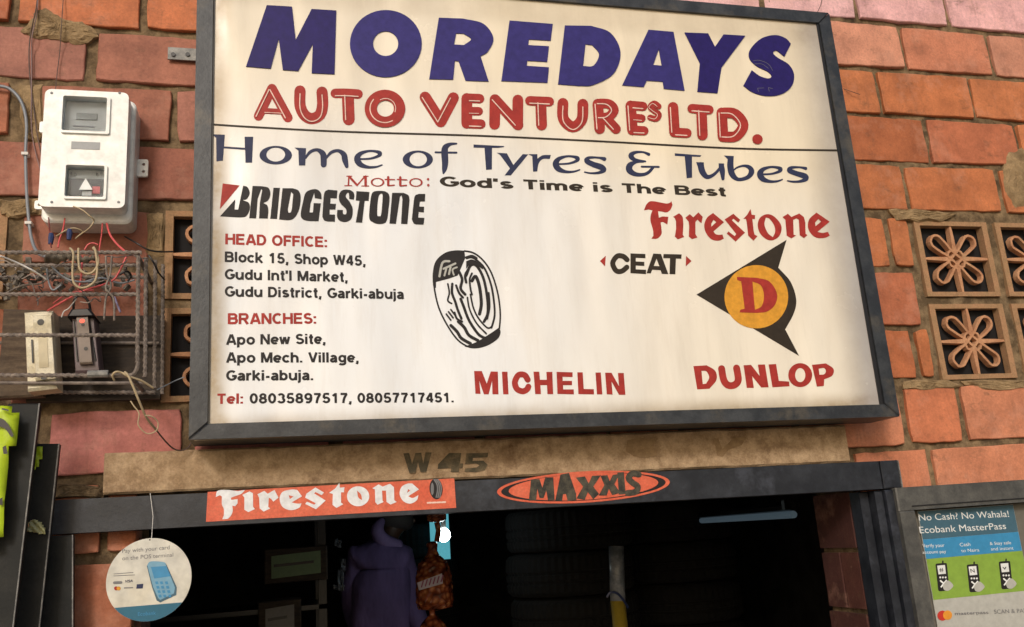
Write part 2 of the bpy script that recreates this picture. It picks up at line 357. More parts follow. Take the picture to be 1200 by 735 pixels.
SANS = {
 'A': (.86, [[(.40, 1), (.09, 0)], [(.46, 1), (.77, 0)], [(.2, .29), (.66, .29)]]), 'B': (.80, [[(.1, 0), (.1, 1)], [(.1, _T), (.42, _T)]+_arc(.45, .715, .19, .19, 80, -80, 6)+[(.1, .525)], [(.1, .52), (.45, .52)]+_arc(.48, .31, .21, .215, 80, -80, 6)+[(.1, _B)]]),
 'C': (.80, [_arc(.43, .5, .33, .405, 48, 312, 14)]), 'D': (.80, [[(.1, 0), (.1, 1)], [(.1, _T), (.33, _T)]+_arc(.36, .5, .31, .405, 80, -80, 9)+[(.1, _B)]]),
 'E': (.74, [[(.1, 0), (.1, 1)], [(.1, _T), (.68, _T)], [(.1, .52), (.64, .52)], [(.1, _B), (.70, _B)]]), 'F': (.68, [[(.1, 0), (.1, 1)], [(.1, _T), (.66, _T)], [(.1, .50), (.60, .50)]]),
 'G': (.86, [_arc(.45, .5, .35, .405, 48, 335, 14)+[(.77, .42)], [(.48, .44), (.86, .44)]]), 'H': (.82, [[(.1, 0), (.1, 1)], [(.70, 0), (.70, 1)], [(.1, .53), (.70, .53)]]), 'I': (.28, [[(.12, 0), (.12, 1)]]),
 'M': (.98, [[(.1, 0), (.1, 1)], [(.86, 0), (.86, 1)], [(.14, .98), (.48, .04)], [(.82, .98), (.48, .04)]]), 'N': (.82, [[(.1, 0), (.1, 1)], [(.70, 0), (.70, 1)], [(.12, .97), (.68, .03)]]),
 'O': (.90, [_arc(.43, .5, .34, .405, 0, 360, 20)]), 'R': (.84, [[(.1, 0), (.1, 1)], [(.1, _T), (.46, _T)]+_arc(.49, .69, .19, .215, 80, -80, 6)+[(.1, .475)], [(.42, .46), (.72, 0)]]),
 'S': (.76, [_arc(.37, .71, .24, .195, 30, 250, 9)+_arc(.38, .30, .27, .205, 75, -160, 10)]), 'T': (.74, [[(.36, 0), (.36, 1)], [(.02, _T), (.70, _T)]]), 'V': (.80, [[(.08, 1), (.38, .02)], [(.70, 1), (.40, .02)]]),
 'W': (1.12, [[(.08, 1), (.30, .02)], [(.53, .98), (.32, .02)], [(.55, .98), (.78, .02)], [(1.02, 1), (.80, .02)]]),
 'a': (.66, [_arc(.31, .50, .20, .15, 160, 20, 7)+[(.52, .40), (.52, .12), (.56, 0)], [(.52, .42), (.30, .375)]+_arc(.24, .22, .14, .13, 100, 290, 6)+[(.42, .13), (.52, .25)]]), 'b': (.72, [[(.1, 0), (.1, 1)]]+[_arc(.34, _M, .24, .28, 160, -160, 14)]),
 'c': (.66, [_arc(.35, _M, .26, .28, 42, 318, 12)]), 'd': (.74, [[(.60, 0), (.60, 1)]]+[_arc(.36, _M, .24, .28, 20, 340, 14)]), 'e': (.70, [_arc(.35, _M, .26, .28, 8, 312, 14), [(.10, .36), (.62, .36)]]),
 'g': (.74, [[(.60, .72), (.60, .02)]+_arc(.35, -.05, .25, .14, -10, -160, 7), _arc(.36, .38, .24, .27, 20, 340, 14)]), 'h': (.72, [[(.1, 0), (.1, 1)], [(.1, .42)]+_arc(.34, .43, .23, .22, 150, 10, 7)+[(.58, .2), (.58, 0)]]),
 'i': (.28, [[(.12, 0), (.12, .73)], [(.12, .84), (.12, 1)]]), 'j': (.28, [[(.13, .73), (.13, .0), (.10, -.14), (-.02, -.17)], [(.13, .84), (.13, 1)]]), 'k': (.68, [[(.1, 0), (.1, 1)], [(.56, .73), (.14, .30)], [(.26, .42), (.60, 0)]]), 'l': (.28, [[(.12, 0), (.12, 1)]]),
 'm': (1.06, [[(.1, 0), (.1, .73)], [(.1, .42)]+_arc(.30, .46, .19, .19, 150, 10, 6)+[(.50, .2), (.50, 0)], [(.50, .42)]+_arc(.71, .46, .19, .19, 150, 10, 6)+[(.90, .2), (.90, 0)]]), 'n': (.72, [[(.1, 0), (.1, .73)], [(.1, .42)]+_arc(.34, .43, .23, .22, 150, 10, 7)+[(.58, .2), (.58, 0)]]),
 'o': (.72, _o), 'p': (.74, [[(.1, -.27), (.1, .73)], _arc(.36, _M, .24, .28, 160, -160, 14)]), 'r': (.46, [[(.1, 0), (.1, .73)], [(.1, .40), (.20, .60), (.42, .65)]]), 's': (.64, [_arc(.31, .51, .18, .14, 25, 250, 8)+_arc(.32, .22, .21, .13, 75, -160, 8)]),
 't': (.42, [[(.2, .95), (.2, .16), (.26, .09), (.38, .08)], [(.02, .66), (.38, .66)]]), 'u': (.72, [[(.60, 0), (.60, .73)], [(.1, .73), (.1, .28)]+_arc(.33, .30, .22, .22, 190, 340, 7)+[(.60, .35)]]),
 'w': (.92, [[(.07, .73), (.25, .02)], [(.44, .70), (.27, .02)], [(.46, .70), (.63, .02)], [(.83, .73), (.65, .02)]]),
 '0': (.72, [_arc(.34, .5, .24, .405, 0, 360, 18)]), '1': (.72, [[(.40, 0), (.40, 1)], [(.40, .92), (.14, .70)]]), '3': (.72, [_arc(.33, .71, .21, .19, 160, -70, 9), _arc(.34, .30, .25, .21, 70, -165, 10)]),
 '4': (.72, [[(.48, 0), (.48, 1)], [(.46, .98), (.06, .30)], [(.04, .28), (.66, .28)]]), '5': (.72, [[(.60, _T), (.20, _T), (.14, .50)], [(.12, .48)]+_arc(.34, .32, .25, .23, 125, -160, 11)]),
 '7': (.72, [[(.06, _T), (.64, _T)], [(.60, .90), (.38, .5), (.28, 0)]]), '8': (.72, [_arc(.34, .71, .20, .19, 0, 360, 14), _arc(.34, .30, .24, .21, 0, 360, 16)]), '9': (.72, [_arc(.34, .66, .24, .25, 0, 360, 16), [(.585, .66), (.56, .3), (.40, .09), (.14, .12)]]),
 ',': (.30, [[(.13, .17), (.13, .0), (.07, -.16)]]), '.': (.28, [[(.12, .0), (.12, .18)]]), ':': (.30, [[(.12, .0), (.12, .18)], [(.12, .52), (.12, .70)]]), "'": (.24, [[(.10, 1), (.09, .66)]]), '-': (.40, [[(.04, .34), (.34, .34)]]), ' ': (.36, [])}
def sans(name, s, p0, p1, cap, mat, Y, parent, hw=.108, label=None, per_word=False):
    """plain bold lettering drawn with even strokes and square ends, set on a baseline between two points"""
    x = 0; items = []
    for ch in s:
        wd, paths = SANS[ch]; items.append((ch, [[(q[0]+x, q[1]) for q in p] for p in paths])); x += wd+.055
    x0 = .0; x1 = x-.11
    A = W(*p0, Y); B = W(*p1, Y); T = W(p0[0], p0[1]-cap, Y); h = T[1]-A[1]
    ax = (B[0]-A[0])/(x1-x0)
    words = [[]]
    for ch, paths in items:
        if ch == ' ' and per_word: words.append([])
        words[-1] += paths
    for ws in words:
        mb = MB(); i = 0
        for p in ws:
            for a, b in [(p[0], p[1])] if len(p) == 2 else [(None, None)]: pass
            rb = ribbon([(q[0], q[1], hw) for q in p], 2)
            V, Fc = strip(rb, 0, True, True)
            k = ax/h
            V = [(A[0]+v[0]*ax, Y-i*4e-5+v[1], A[1]+(B[1]-A[1])*(v[0]*ax)/(B[0]-A[0])+v[2]*h) for v in V]
            mb.add(V, Fc); i = (i+1) % 5
        mb.build(name, mat, parent, label=label)
def text_data(s, bold):
    cu = bpy.data.curves.new('t', 'FONT'); cu.body = s; cu.size = 1; cu.offset = bold; cu.fill_mode = 'BOTH'; cu.resolution_u = 5
    return curve_data(cu, 0)
def text(name, s, p0, p1, cap, mat, Y, parent, bold=0.0, shear=0.0, label=None, sx=None):
    """p0,p1 baseline ends in photo px, cap height in px"""
    v, f = text_data(s, bold); xs = [q[0] for q in v]; x0, x1 = min(xs), max(xs)
    A = W(*p0, Y); B = W(*p1, Y); T = W(p0[0], p0[1]-cap, Y); h = T[1]-A[1]
    up = (-(B[1]-A[1])/(B[0]-A[0])*0, 1)
    out = []
    for q in v:
        u = (q[0]-x0)/(x1-x0); k = q[2]/.729*h
        out.append((A[0]+(B[0]-A[0])*u+shear*k, Y+q[1], A[1]+(B[1]-A[1])*u+k))
    return MB().add(out, f).build(name, mat, parent, label=label)

# ================================================================== GROUND
def ground():
    n = 24; mb = MB(); v = []; f = []
    xs = [-60+120*i/n for i in range(n+1)]; ys = [-60+62.2*i/n for i in range(n+1)]
    v = [(x, y, random.uniform(-.008, .008) if y < 0 else 0) for y in ys for x in xs]
    for j in range(n):
        for i in range(n): a = j*(n+1)+i; f.append((a, a+1, a+n+2, a+n+1))
    mb.add(v, f); mb.build('ground', 'ground', kind='structure')
ground()

# ================================================================== BRICK WALL
WX0, WX1, WZ1 = -1.65, 3.3, 4.0
OX0, OX1, OZ = -.347, 1.622, 1.775           # door opening
TH = .22
wall = thing('brick_wall', 'orange clay brick wall with thick sandy mortar joints behind the big sign', 'wall', ((WX0+WX1)/2, 0, 0))
VENTS = []
def vent_rect(x0, x1, z0, z1): VENTS.append((x0, x1, z0, z1))
for cx in (1.978, 2.292, 2.606):
    vent_rect(cx, cx+.292, 2.352, 2.615); vent_rect(cx, cx+.292, 2.083, 2.335)
vent_rect(-.305, -.015, 2.352, 2.60); vent_rect(-.305, -.015, 2.085, 2.335); vent_rect(-.965, -.665, 2.352, 2.60)
def mortar_bed():
    c = .022; nx = int((WX1-WX0)/c); nz = int((WZ1)/c); rnd = np.random.RandomState(3)
    a = rnd.rand(nz//3+3, nx//3+3)
    def sm(k, l):
        i, j = k/3, l/3; i0, j0 = int(i), int(j); u, v = i-i0, j-j0
        return (a[i0, j0]*(1-u)*(1-v)+a[i0+1, j0]*u*(1-v)+a[i0, j0+1]*(1-u)*v+a[i0+1, j0+1]*u*v)
    V = []; Fc = []
    for k in range(nz+1):
        for l in range(nx+1):
            V.append((WX0+l*c, .015-.012*sm(k, l)-.004*rnd.rand(), k*c))
    hole = lambda x, z: (OX0 < x < OX1 and z < OZ-.0) or any(q[0]+.012 < x < q[1]-.012 and q[2]+.012 < z < q[3]-.012 for q in VENTS)
    for k in range(nz):
        for l in range(nx):
            if hole(WX0+(l+.5)*c, (k+.5)*c): continue
            q = k*(nx+1)+l; Fc.append((q, q+1, q+nx+2, q+nx+1))
    MB().add(V, Fc).build('mortar', 'mortar', wall, smooth=True)
mortar_bed()
def core():
    mb = MB(); e = .03
    mb.box(WX0, OX0, e, TH, 0, 2.0).box(OX1, WX1, e, TH, 0, 2.0).box(OX0+.0005, OX1-.0005, e, TH, OZ+.02, 1.9995)
    xs = sorted({WX0, WX1, *[q[0] for q in VENTS], *[q[1] for q in VENTS]})
    for a, b in zip(xs, xs[1:]):
        if b-a < 1e-4: continue
        m = (a+b)/2; vs = sorted([q for q in VENTS if q[0] < m < q[1]], key=lambda q: q[2]); z = 2.001
        for q in vs:
            mb.box(a, b-.0004, e, TH, z, q[2]); z = q[3]
        mb.box(a, b-.0004, e, TH, z, WZ1)
    mb.build('wall_core', 'mortar', wall)
core()
def jit(a): return random.uniform(-a, a)
ORANGE = [(.46, .160, .064), (.50, .18, .074), (.42, .138, .058), (.52, .19, .080), (.45, .15, .075)]
LEFTC = [(.33, .130, .085), (.38, .155, .105), (.31, .118, .080), (.37, .16, .12), (.41, .15, .080)]
PINK_LIT = [(.78, .46, .48), (.80, .50, .53), (.76, .42, .42)]  # sky light washing out the top right rows, put into the brick colour
def brick(x0, x1, z0, z1, col, y=None, parent=wall, depth=.09, name='brick'):
    n = 3; j = .0020; y = y if y is not None else -.003+jit(.0035); P = []
    k = (jit(.003), jit(.003), jit(.003), jit(.003))
    cs = [(x0+k[0], z0+k[1]), (x1+k[2], z0+k[3]), (x1+k[1], z1+k[0]), (x0+k[3], z1+k[2])]
    nn = max(2, int((x1-x0)/.045))
    for s in range(4):
        a, b = cs[s], cs[(s+1) % 4]; m = nn+2 if s % 2 == 0 else 5
        for t in range(m):
            u = t/m; q = (a[0]+(b[0]-a[0])*u, a[1]+(b[1]-a[1])*u)
            if t == 0: c = (sum(p[0] for p in cs)/4, sum(p[1] for p in cs)/4); q = (q[0]+(.002 if c[0] > q[0] else -.002), q[1]+(.0018 if c[1] > q[1] else -.0018))
            P.append((q[0]+jit(j), q[1]+jit(j)))
    # chamfered face
    N = len(P); cx = (x0+x1)/2; cz = (z0+z1)/2; b = .0024
    ins = [(x+(b if x < cx-.3*(x1-x0)/1 else -b if x > cx+.3*(x1-x0) else 0), z+(b if z < cz-.02 else -b if z > cz+.02 else 0)) for x, z in P]
    tl = (jit(.0012), jit(.001))
    V = [(x, y+tl[0]*(x-cx)/.2+tl[1]*(z-cz)/.1, z) for x, z in ins]+[(x, y+b, z) for x, z in P]+[(x, y+depth, z) for x, z in P]
    Fc = [tuple(range(N))]+[(i, N+i, N+(i+1) % N, (i+1) % N) for i in range(N)]+[(N+i, 2*N+i, 2*N+(i+1) % N, N+(i+1) % N) for i in range(N)]
    c = random.choice(col); f = 1+jit(.07)
    return MB().add(V, Fc).build(name, 'brick', parent, color=(c[0]*f, c[1]*f, c[2]*f, 1))
def course(z0, z1, joints, x0, x1, col, gap=.009, gaps={}):
    js = sorted(joints); a = x0
    for q in js+[x1]:
        g = gaps.get(q, gap)
        if q-a > .03: brick(a+(gap if a != x0 else 0) if a not in gaps else a+gaps[a], q-g if q != x1 else q, z0, z1, col)
        a = q
def fillj(known, x0, x1, p=.366):
    js = list(known); q = min(known)-p
    while q > x0+.05: js.append(q+jit(.01)); q -= p
    q = max(known)+p
    while q < x1-.05: js.append(q+jit(.01)); q += p
    return js
XM = .87
# right part
R = [(3.870, 3.99, [2.1], PINK_LIT), (3.700, 3.855, [2.28], PINK_LIT), (3.522, 3.685, [2.11, 2.48], PINK_LIT), (3.348, 3.508, [1.919, 2.287], PINK_LIT), (3.166, 3.326, [2.074, 2.437], None), (2.994, 3.146, [1.944, 2.317], None),
     (2.821, 2.977, [2.102, 2.470], None), (2.652, 2.804, [1.981, 2.354], None)]
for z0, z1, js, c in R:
    course(z0, z1, fillj(js, XM, WX1), XM+.008, WX1, c or (ORANGE if z1 < 3.2 else [(.58, .25, .16), (.60, .28, .19), (.56, .22, .13)]))  # row under the pink ones is paled too, same wash put into its colour
for z0, z1, js, x1 in ((2.457, 2.618, [1.88], 1.957), (2.264, 2.436, [], 1.945), (2.098, 2.246, [1.903], 1.957)):
    course(z0, z1, fillj(js or [1.66], XM, x1), XM+.008, x1, ORANGE, gap=.011)
course(1.896, 2.064, fillj([1.825, 2.030, 2.405], XM, WX1), XM+.008, WX1, [(.55, .21, .115), (.52, .18, .09), (.57, .23, .13)], gap=.013)
course(1.790, 1.876, fillj([1.26], XM, 1.62), XM+.008, 1.60, ORANGE)
course(1.712, 1.876, [1.884, 2.26, 2.63, 3.0], 1.635, WX1, [(.55, .21, .115), (.57, .23, .13)])
z = 1.70
k = 0
while z > .2:
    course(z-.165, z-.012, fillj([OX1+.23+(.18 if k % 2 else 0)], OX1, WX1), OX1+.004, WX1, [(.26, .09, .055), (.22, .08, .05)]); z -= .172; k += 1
for z0, z1 in ((2.457, 2.618), (2.264, 2.436), (2.098, 2.246)):
    course(z0, z1, fillj([3.1], 2.905, WX1), 2.912, WX1, ORANGE)
# left part
L = [(3.81, 3.965, [-.7]), (3.642, 3.797, [-.52]), (3.466, 3.626, [-.69]), (3.296, 3.452, [-.52, -.14]), (3.128, 3.283, [-.691, -.37]), (2.960, 3.106, [-.498, -.135]), (2.796, 2.942, [-.651, -.284]), (2.628, 2.776, [-.46, -.10])]
for z0, z1, js in L:
    c = LEFTC if z1 < 3.11 else [(.50, .165, .07), (.46, .14, .06)]
    course(z0, z1, fillj(js, WX0, XM), WX0, XM-.008, c, gaps={-.498: .017, -.651: .036, -.691: .012})
for z0, z1 in ((2.452, 2.592), (2.276, 2.424), (2.100, 2.250)):
    course(z0, z1, [], -.634, -.337, LEFTC); course(z0, z1, fillj([.36], .0, XM), .008, XM-.008, LEFTC)
    course(z0, z1, fillj([-1.2], WX0, -.97), WX0, -.985, LEFTC)
for z0, z1 in ((2.212, 2.33), (2.100, 2.195)): brick(-.96, -.66, z0, z1, LEFTC)
course(1.922, 2.072, fillj([-.562, -.232], WX0, XM), WX0, XM-.008, [(.46, .17, .15), (.44, .16, .14)], gap=.016)
course(1.738, 1.892, fillj([-.42], WX0, OX0), WX0, OX0+.0, [(.42, .15, .08), (.40, .14, .07)])
z = 1.722; k = 0
while z > .2:
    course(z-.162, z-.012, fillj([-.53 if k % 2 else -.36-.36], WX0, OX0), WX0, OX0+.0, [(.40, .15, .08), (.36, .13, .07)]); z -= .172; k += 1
# door reveals: brick ends seen through the opening
def reveal(x, sgn):
    z = 1.765; k = 0
    while z > .2:
        ys = [(.035, TH)] if k % 2 == 0 else [(.035, .12), (.13, TH)]
        for y0, y1 in ys:
            a, b = (x-.012*sgn+jit(.003)-.0, x+.03*sgn)
            mb = MB(); mb.box(min(a, b), max(a, b), y0+jit(.003), y1, z-.158, z)
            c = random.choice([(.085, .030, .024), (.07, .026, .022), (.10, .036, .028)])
            mb.build('brick', 'brick', wall, color=(*c, 1))
        z -= .172; k += 1
reveal(OX1, 1); reveal(OX0, -1)
# mortar smeared over the bricks
def patch(pts, y=-.010, thick=.03, mat='mortar_patch', Y=0):
    P = [W(p[0], p[1], Y) for p in pts]; cx = sum(p[0] for p in P)/len(P); cz = sum(p[1] for p in P)/len(P)
    out = []
    for i, a in enumerate(P):
        b = P[(i+1) % len(P)]
        for t in range(4):
            u = t/4; out.append((a[0]+(b[0]-a[0])*u+jit(.004), a[1]+(b[1]-a[1])*u+jit(.004)))
    N = len(out); V = []; Fc = []; K = 9
    rings = [(0, y+thick)]+[(k/K*.97, y+.007-.007*min(1, k/2)) for k in range(K)]
    for r_, (s, yy) in enumerate(rings):
        V += [(x+(cx-x)*s+jit(.0012)*(r_ > 0), yy+jit(.0018), zz+(cz-zz)*s+jit(.002)*(r_ > 0)) for x, zz in out]
    for r in range(len(rings)-1):
        for i in range(N): j = (i+1) % N; Fc.append((r*N+i, (r+1)*N+i, (r+1)*N+j, r*N+j))
    Fc.append(tuple(range((len(rings)-1)*N, len(rings)*N)))
    MB().add(V, Fc).build('mortar_patch', mat, wall)
patch([(24, 38), (38, 24), (42, 12), (55, 12), (72, 22), (95, 27), (112, 36), (116, 44), (100, 52), (80, 50), (60, 47), (42, 46)])
patch([(24, 100), (52, 100), (52, 160), (45, 172), (30, 160), (22, 130)])
patch([(0, 236), (50, 234), (50, 252), (14, 256), (0, 252)])
patch([(1180, 178), (1215, 172), (1220, 240), (1190, 246), (1176, 225), (1174, 200)])
patch([(1125, 447), (1215, 446), (1215, 456), (1150, 458)], y=-.006)
patch([(1060, 447), (1105, 444), (1130, 454), (1090, 458), (1058, 456)], y=-.006)
patch([(1040, 247), (1080, 246), (1120, 252), (1100, 260), (1050, 259)], y=-.012)
patch([(172, 250), (192, 250), (193, 300), (170, 298)], y=-.004)
patch([(60, 567), (122, 569), (122, 584), (62, 584)], y=-.02, mat='mortar')

# vent blocks -----------------------------------------------------
def vent_block(x0, x1, z0, z1):
    fw = .020; y0, y1 = -.003+jit(.002), .024
    mb = MB()
    a, b, c, d = x0+.006, x1-.006, z0+.004, z1-.004
    mb.box(a, a+fw, y0, y1, c, d).box(b-fw, b, y0, y1, c, d)
    mb.box(a+fw-.0005, b-fw+.0005, y0+.0008, y1, c, c+fw*.75).box(a+fw-.0005, b-fw+.0005, y0+.0008, y1, d-fw*.75, d)
    mb.build('vent_block', 'vent_frame', wall)
    root = COL.objects[-1] if False else bpy.data.objects[-1] if False else None
    cx, cz = (x0+x1)/2, (z0+z1)/2; hw, hh = (x1-x0)/2-.026, (z1-z0)/2-.018
    yc = .010; r = .0075
    def bar(pts, rr=r, nm='knot_bar'):
        q = MB(); P = [(p[0]+jit(.0009), yc+jit(.0009), p[1]+jit(.0009)) for p in pts]
        # square-section clay bar
        V = []; Fc = []; n = len(P)
        for i, p in enumerate(P):
            A = Vector(P[max(0, i-1)]); B = Vector(P[min(n-1, i+1)]); d_ = (B-A).normalized(); nr = Vector((-d_.z, 0, d_.x))
            rr_ = rr(i/(n-1)) if callable(rr) else rr
            for sx_, yy in ((1, -.010), (1, .008), (-1, .008), (-1, -.010)):
                w2 = rr_*(.8 if yy < 0 else 1)
                V.append((p[0]+nr.x*w2*sx_, p[1]+yy+(0 if yy < 0 else 0), p[2]+nr.z*w2*sx_))
        for i in range(n-1):
            for k_ in range(4): j = (k_+1) % 4; Fc.append((i*4+k_, i*4+j, i*4+4+j, i*4+4+k_))
        return V, Fc
    K = MB()
    s = hh*.62; w2 = hw*.60
    # four long petals crossing at the centre
    for sx_ in (-1, 1):
        for sz in (-1, 1):
            ux, uz = sx_*.74, sz*.68; q = math.hypot(ux, uz); ux /= q; uz /= q; nx, nz = -uz, ux
            h = .0225; e = .108; h0 = .0135
            pts = [(cx+ux*a0+nx*h0, cz+uz*a0+nz*h0) for a0 in (-.022,)]
            pts += [(cx+ux*.03+nx*h0, cz+uz*.03+nz*h0), (cx+ux*.055+nx*h*.82, cz+uz*.055+nz*h*.82), (cx+ux*(e-h)+nx*h, cz+uz*(e-h)+nz*h)]
            for t in range(1, 8):
                pts.append((cx+ux*(e-h+h*math.sin(math.pi*t/8))+nx*h*math.cos(math.pi*t/8), cz+uz*(e-h+h*math.sin(math.pi*t/8))+nz*h*math.cos(math.pi*t/8)))
            pts += [(cx+ux*(e-h)-nx*h, cz+uz*(e-h)-nz*h), (cx+ux*.055-nx*h*.82, cz+uz*.055-nz*h*.82), (cx+ux*.03-nx*h0, cz+uz*.03-nz*h0), (cx-ux*.022-nx*h0, cz-uz*.022-nz*h0)]
            pts = [(max(cx-hw+.004, min(cx+hw-.004, p[0])), max(cz-hh+.004, min(cz+hh-.004, p[1]))) for p in pts]
            V, Fc = bar(pts, .0050); K.add(V, Fc)
    for dx, dz in ((1, 0), (-1, 0), (0, 1), (0, -1)):
        ex, ez = (hw+.008)*dx, (hh+.008)*dz
        V, Fc = bar([(cx+dx*.020, cz+dz*.020), (cx+ex*.75, cz+ez*.75), (cx+ex, cz+ez)], lambda u: .0095-.006*u); K.add(V, Fc)
    V, Fc = bar([(cx+.034*math.cos(math.pi*q_/4), cz+.034*math.sin(math.pi*q_/4)) for q_ in range(9)], .0045); K.add([(a_, b_+.0007, c_) for a_, b_, c_ in V], Fc)
    K.build('vent_lattice', 'vent', wall)
    MB().box(x0+.01, x1-.01, .030, .034, z0+.01, z1-.01).build('vent_shade_sheet', 'dark', wall)  # dark sheet added in place of the shade inside the deep hole
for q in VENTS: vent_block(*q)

# ================================================================== SHOP ROOM
room = thing('shop_room', 'unlit interior of the tyre shop behind the open doorway', 'shop room', (.6, 2.5, 0), kind='structure')
rx0, rx1, ry1, rz = -1.5, 3.2, 5.6, 2.75
MB().box(rx0, rx1, TH+.002, ry1, -.04, .004).build('floor', 'shopfloor', room)
MB().box(rx0, rx1, TH+.002, ry1, rz, rz+.05).build('ceiling', 'room', room)
MB().box(rx0-.05, rx0, TH+.002, ry1, 0, rz).build('wall', 'room', room)
MB().box(rx1, rx1+.05, TH+.002, ry1, 0, rz).build('wall', 'room', room)
MB().box(rx0, rx1, ry1, ry1+.05, 0, rz).build('wall', 'room', room)

# ================================================================== LINTEL
lt = thing('concrete_lintel', 'tan stained concrete lintel with faded W 45 stencil under the big sign', 'lintel', (.58, 0, 1.88))
def lintel_mesh():
    x0, x1, z0, z1 = -.417, 1.588, 1.848, 1.958; n = 60; V = []; Fc = []
    prof = [(.03, 0), (-.030, 0), (-.036, .006), (-.036, .5), (-.036, 1-.006/.11), (-.030, 1), (.03, 1)]
    for i in range(n+1):
        x = x0+(x1-x0)*i/n; dz = jit(.0014)
        for j, (y, v) in enumerate(prof):
            lo = z0+.020*(1-i/n)+dz*.6; hi = z1+.008*(1-i/n)+dz
            V.append((x, y+(jit(.0012) if 0 < j < 6 else 0), lo+(hi-lo)*(v if v in (0, .5, 1) else (.05 if v < .5 else .95))))
    m = len(prof)
    for i in range(n):
        for j in range(m-1): Fc.append((i*m+j, i*m+m+j, i*m+m+j+1, i*m+j+1))
    Fc += [tuple(range(m)), tuple(reversed(range(n*m, n*m+m)))]
    MB().add(V, Fc).build('beam', 'lintel', lt)
lintel_mesh()
YL = -.0385
C = lambda pts: crop(440, 495, 2.609, pts)
print_('stencil_lettering', [[C([(85, 95), (103, 94), (112, 128), (122, 94), (140, 93), (146, 126), (153, 92), (172, 92), (155, 153), (138, 153), (130, 122), (122, 155), (104, 156)])],
    [C([(225, 94), (262, 94), (258, 126), (268, 126), (266, 140), (256, 140), (254, 152), (230, 152), (232, 140), (190, 142), (192, 128)])],
    [C([(278, 95), (345, 93), (343, 107), (298, 109), (297, 118), (330, 117), (343, 130), (335, 146), (310, 152), (272, 151), (274, 141), (310, 138), (318, 131), (308, 126), (274, 128)])]],
    'stencil', YL, lt, label='faded dark W 45 stencil')
print_('stain', [[C([(770, 55), (800, 48), (858, 50), (850, 75), (862, 100), (835, 108), (790, 104), (765, 88)])], [C([(1030, 52), (1048, 50), (1060, 82), (1095, 48), (1135, 44), (1120, 70), (1080, 84), (1062, 105), (1045, 102), (1040, 75)])]],
    worn('lintel_stain', (.22, .135, .066, 1), (.30, .195, .10, 1), 60, .35, .6, .9, .3), YL, lt)

# ================================================================== DOOR FRAME
df = thing('door_frame', 'dark steel door frame with long header carrying two orange stickers', 'door frame', (.6, 0, 0))
YH = -.058
hz = lambda x: 1.8535+(x+.5)*(-.0045)
def bar_mb(x0, x1, zt0, zt1, zb0, zb1, y0, y1, bev=.003):
    return MB().prism([(x0, zb0), (x1, zb1), (x1, zt1), (x0, zt0)], y0, y1, bev)
bar_mb(-.535, 1.668, 1.860, 1.846, 1.783, 1.7665, YH, .02).build('header_beam', 'door_steel', df)
MB().prism([(1.671, 1.7665), (1.728, 1.7665), (1.728, 1.846), (1.671, 1.846)], YH+.0005, .02, .002).build('corner_plate', 'door_steel', df)
for a, b, y in ((1.612, 1.640, -.018), (1.643, 1.668, -.046), (1.671, 1.730, YH)):
    MB().prism([(a, .02), (b, .02), (b, 1.763), (a, 1.763)], y, .03, .003).build('jamb', 'door_steel', df)
MB().prism([(1.7305, 1.845), (1.7335, 1.845), (1.7335, .02), (1.7305, .02)][::-1], YH+.001, .0, 0).build('edge_strip', 'steel_light', df)
MB().prism([(-.500, .02), (-.478, .02), (-.478, 1.779), (-.500, 1.779)], -.035, .0, .002).build('jamb', 'steel_light', df)

# stickers on the header ------------------------------------------
st = thing('sticker', 'orange rectangular sticker with white gothic lettering on the door header', 'sticker', (*W(388, 605, YH)[:1], YH, 1.78))
YS = YH-.0012
q = [W(243.3, 576.6, YS), W(532.3, 560.6, YS), W(534.6, 595.2, YS), W(241.4, 611.6, YS)]
MB().prism(q[::-1], YS, YS+.0011).build('backing', 'orange', st)
A1 = lambda p: crop(235, 550, 7.5, p); A2 = lambda p: crop(385, 545, 7.5, p)
e1 = curvy(A1([(800, 178, 1), (850, 182), (892, 238), (800, 292), (850, 302, 1), (888, 300), (865, 340, 1), (790, 360, 1), (720, 330, 1), (695, 260, 1), (720, 200, 1)]))
e2 = curvy(A2([(735, 162), (795, 215), (700, 275), (740, 290, 1), (790, 265), (775, 310, 1), (720, 340, 1), (660, 320, 1), (625, 260, 1), (640, 195, 1), (690, 165, 1)]))
YSL = YS-.0006
print_('lettering', [
    [curvy(A1([(133, 245), (150, 190, 1), (230, 182, 1), (330, 192), (392, 180), (360, 215, 1), (310, 235), (268, 250), (270, 270), (325, 262), (325, 300), (305, 325), (280, 320), (282, 370, 1), (265, 410, 1), (240, 436), (190, 440), (205, 405), (205, 350, 1), (188, 310, 1), (188, 240), (170, 228)]))],
    [A1([(368, 225), (430, 195), (460, 210), (462, 330), (478, 350), (420, 377), (385, 355), (385, 250)])],
    [A1([(500, 220), (560, 190), (590, 215), (650, 182), (685, 250), (640, 285), (620, 260), (600, 250), (595, 330), (612, 345), (555, 372), (520, 345), (515, 250)])],
    [e1, A1([(775, 228), (818, 240), (785, 262)])],
    [A1([(930, 215), (1010, 160), (1085, 205), (1065, 228), (1010, 200), (998, 212), (1100, 275), (1015, 352), (920, 305), (935, 285), (1000, 312), (1012, 298), (920, 250)])],
    [A2([(5, 245), (60, 205), (95, 158), (100, 200), (140, 195), (135, 240), (110, 240), (110, 330), (130, 345), (70, 378), (35, 350), (38, 255)])],
    [A2(ell(260, 275, 98, 88)), curvy(A2([(250, 225), (285, 260, 1), (295, 310), (262, 285, 1)]))],
    [A2([(385, 205), (440, 170), (475, 190), (540, 165), (575, 195), (578, 310), (600, 325), (545, 348), (510, 325), (505, 225), (470, 225), (475, 315), (485, 325), (430, 350), (410, 325), (408, 215)])],
    [e2, A2([(700, 212), (718, 225), (690, 245)])]], 'white', YSL, st)
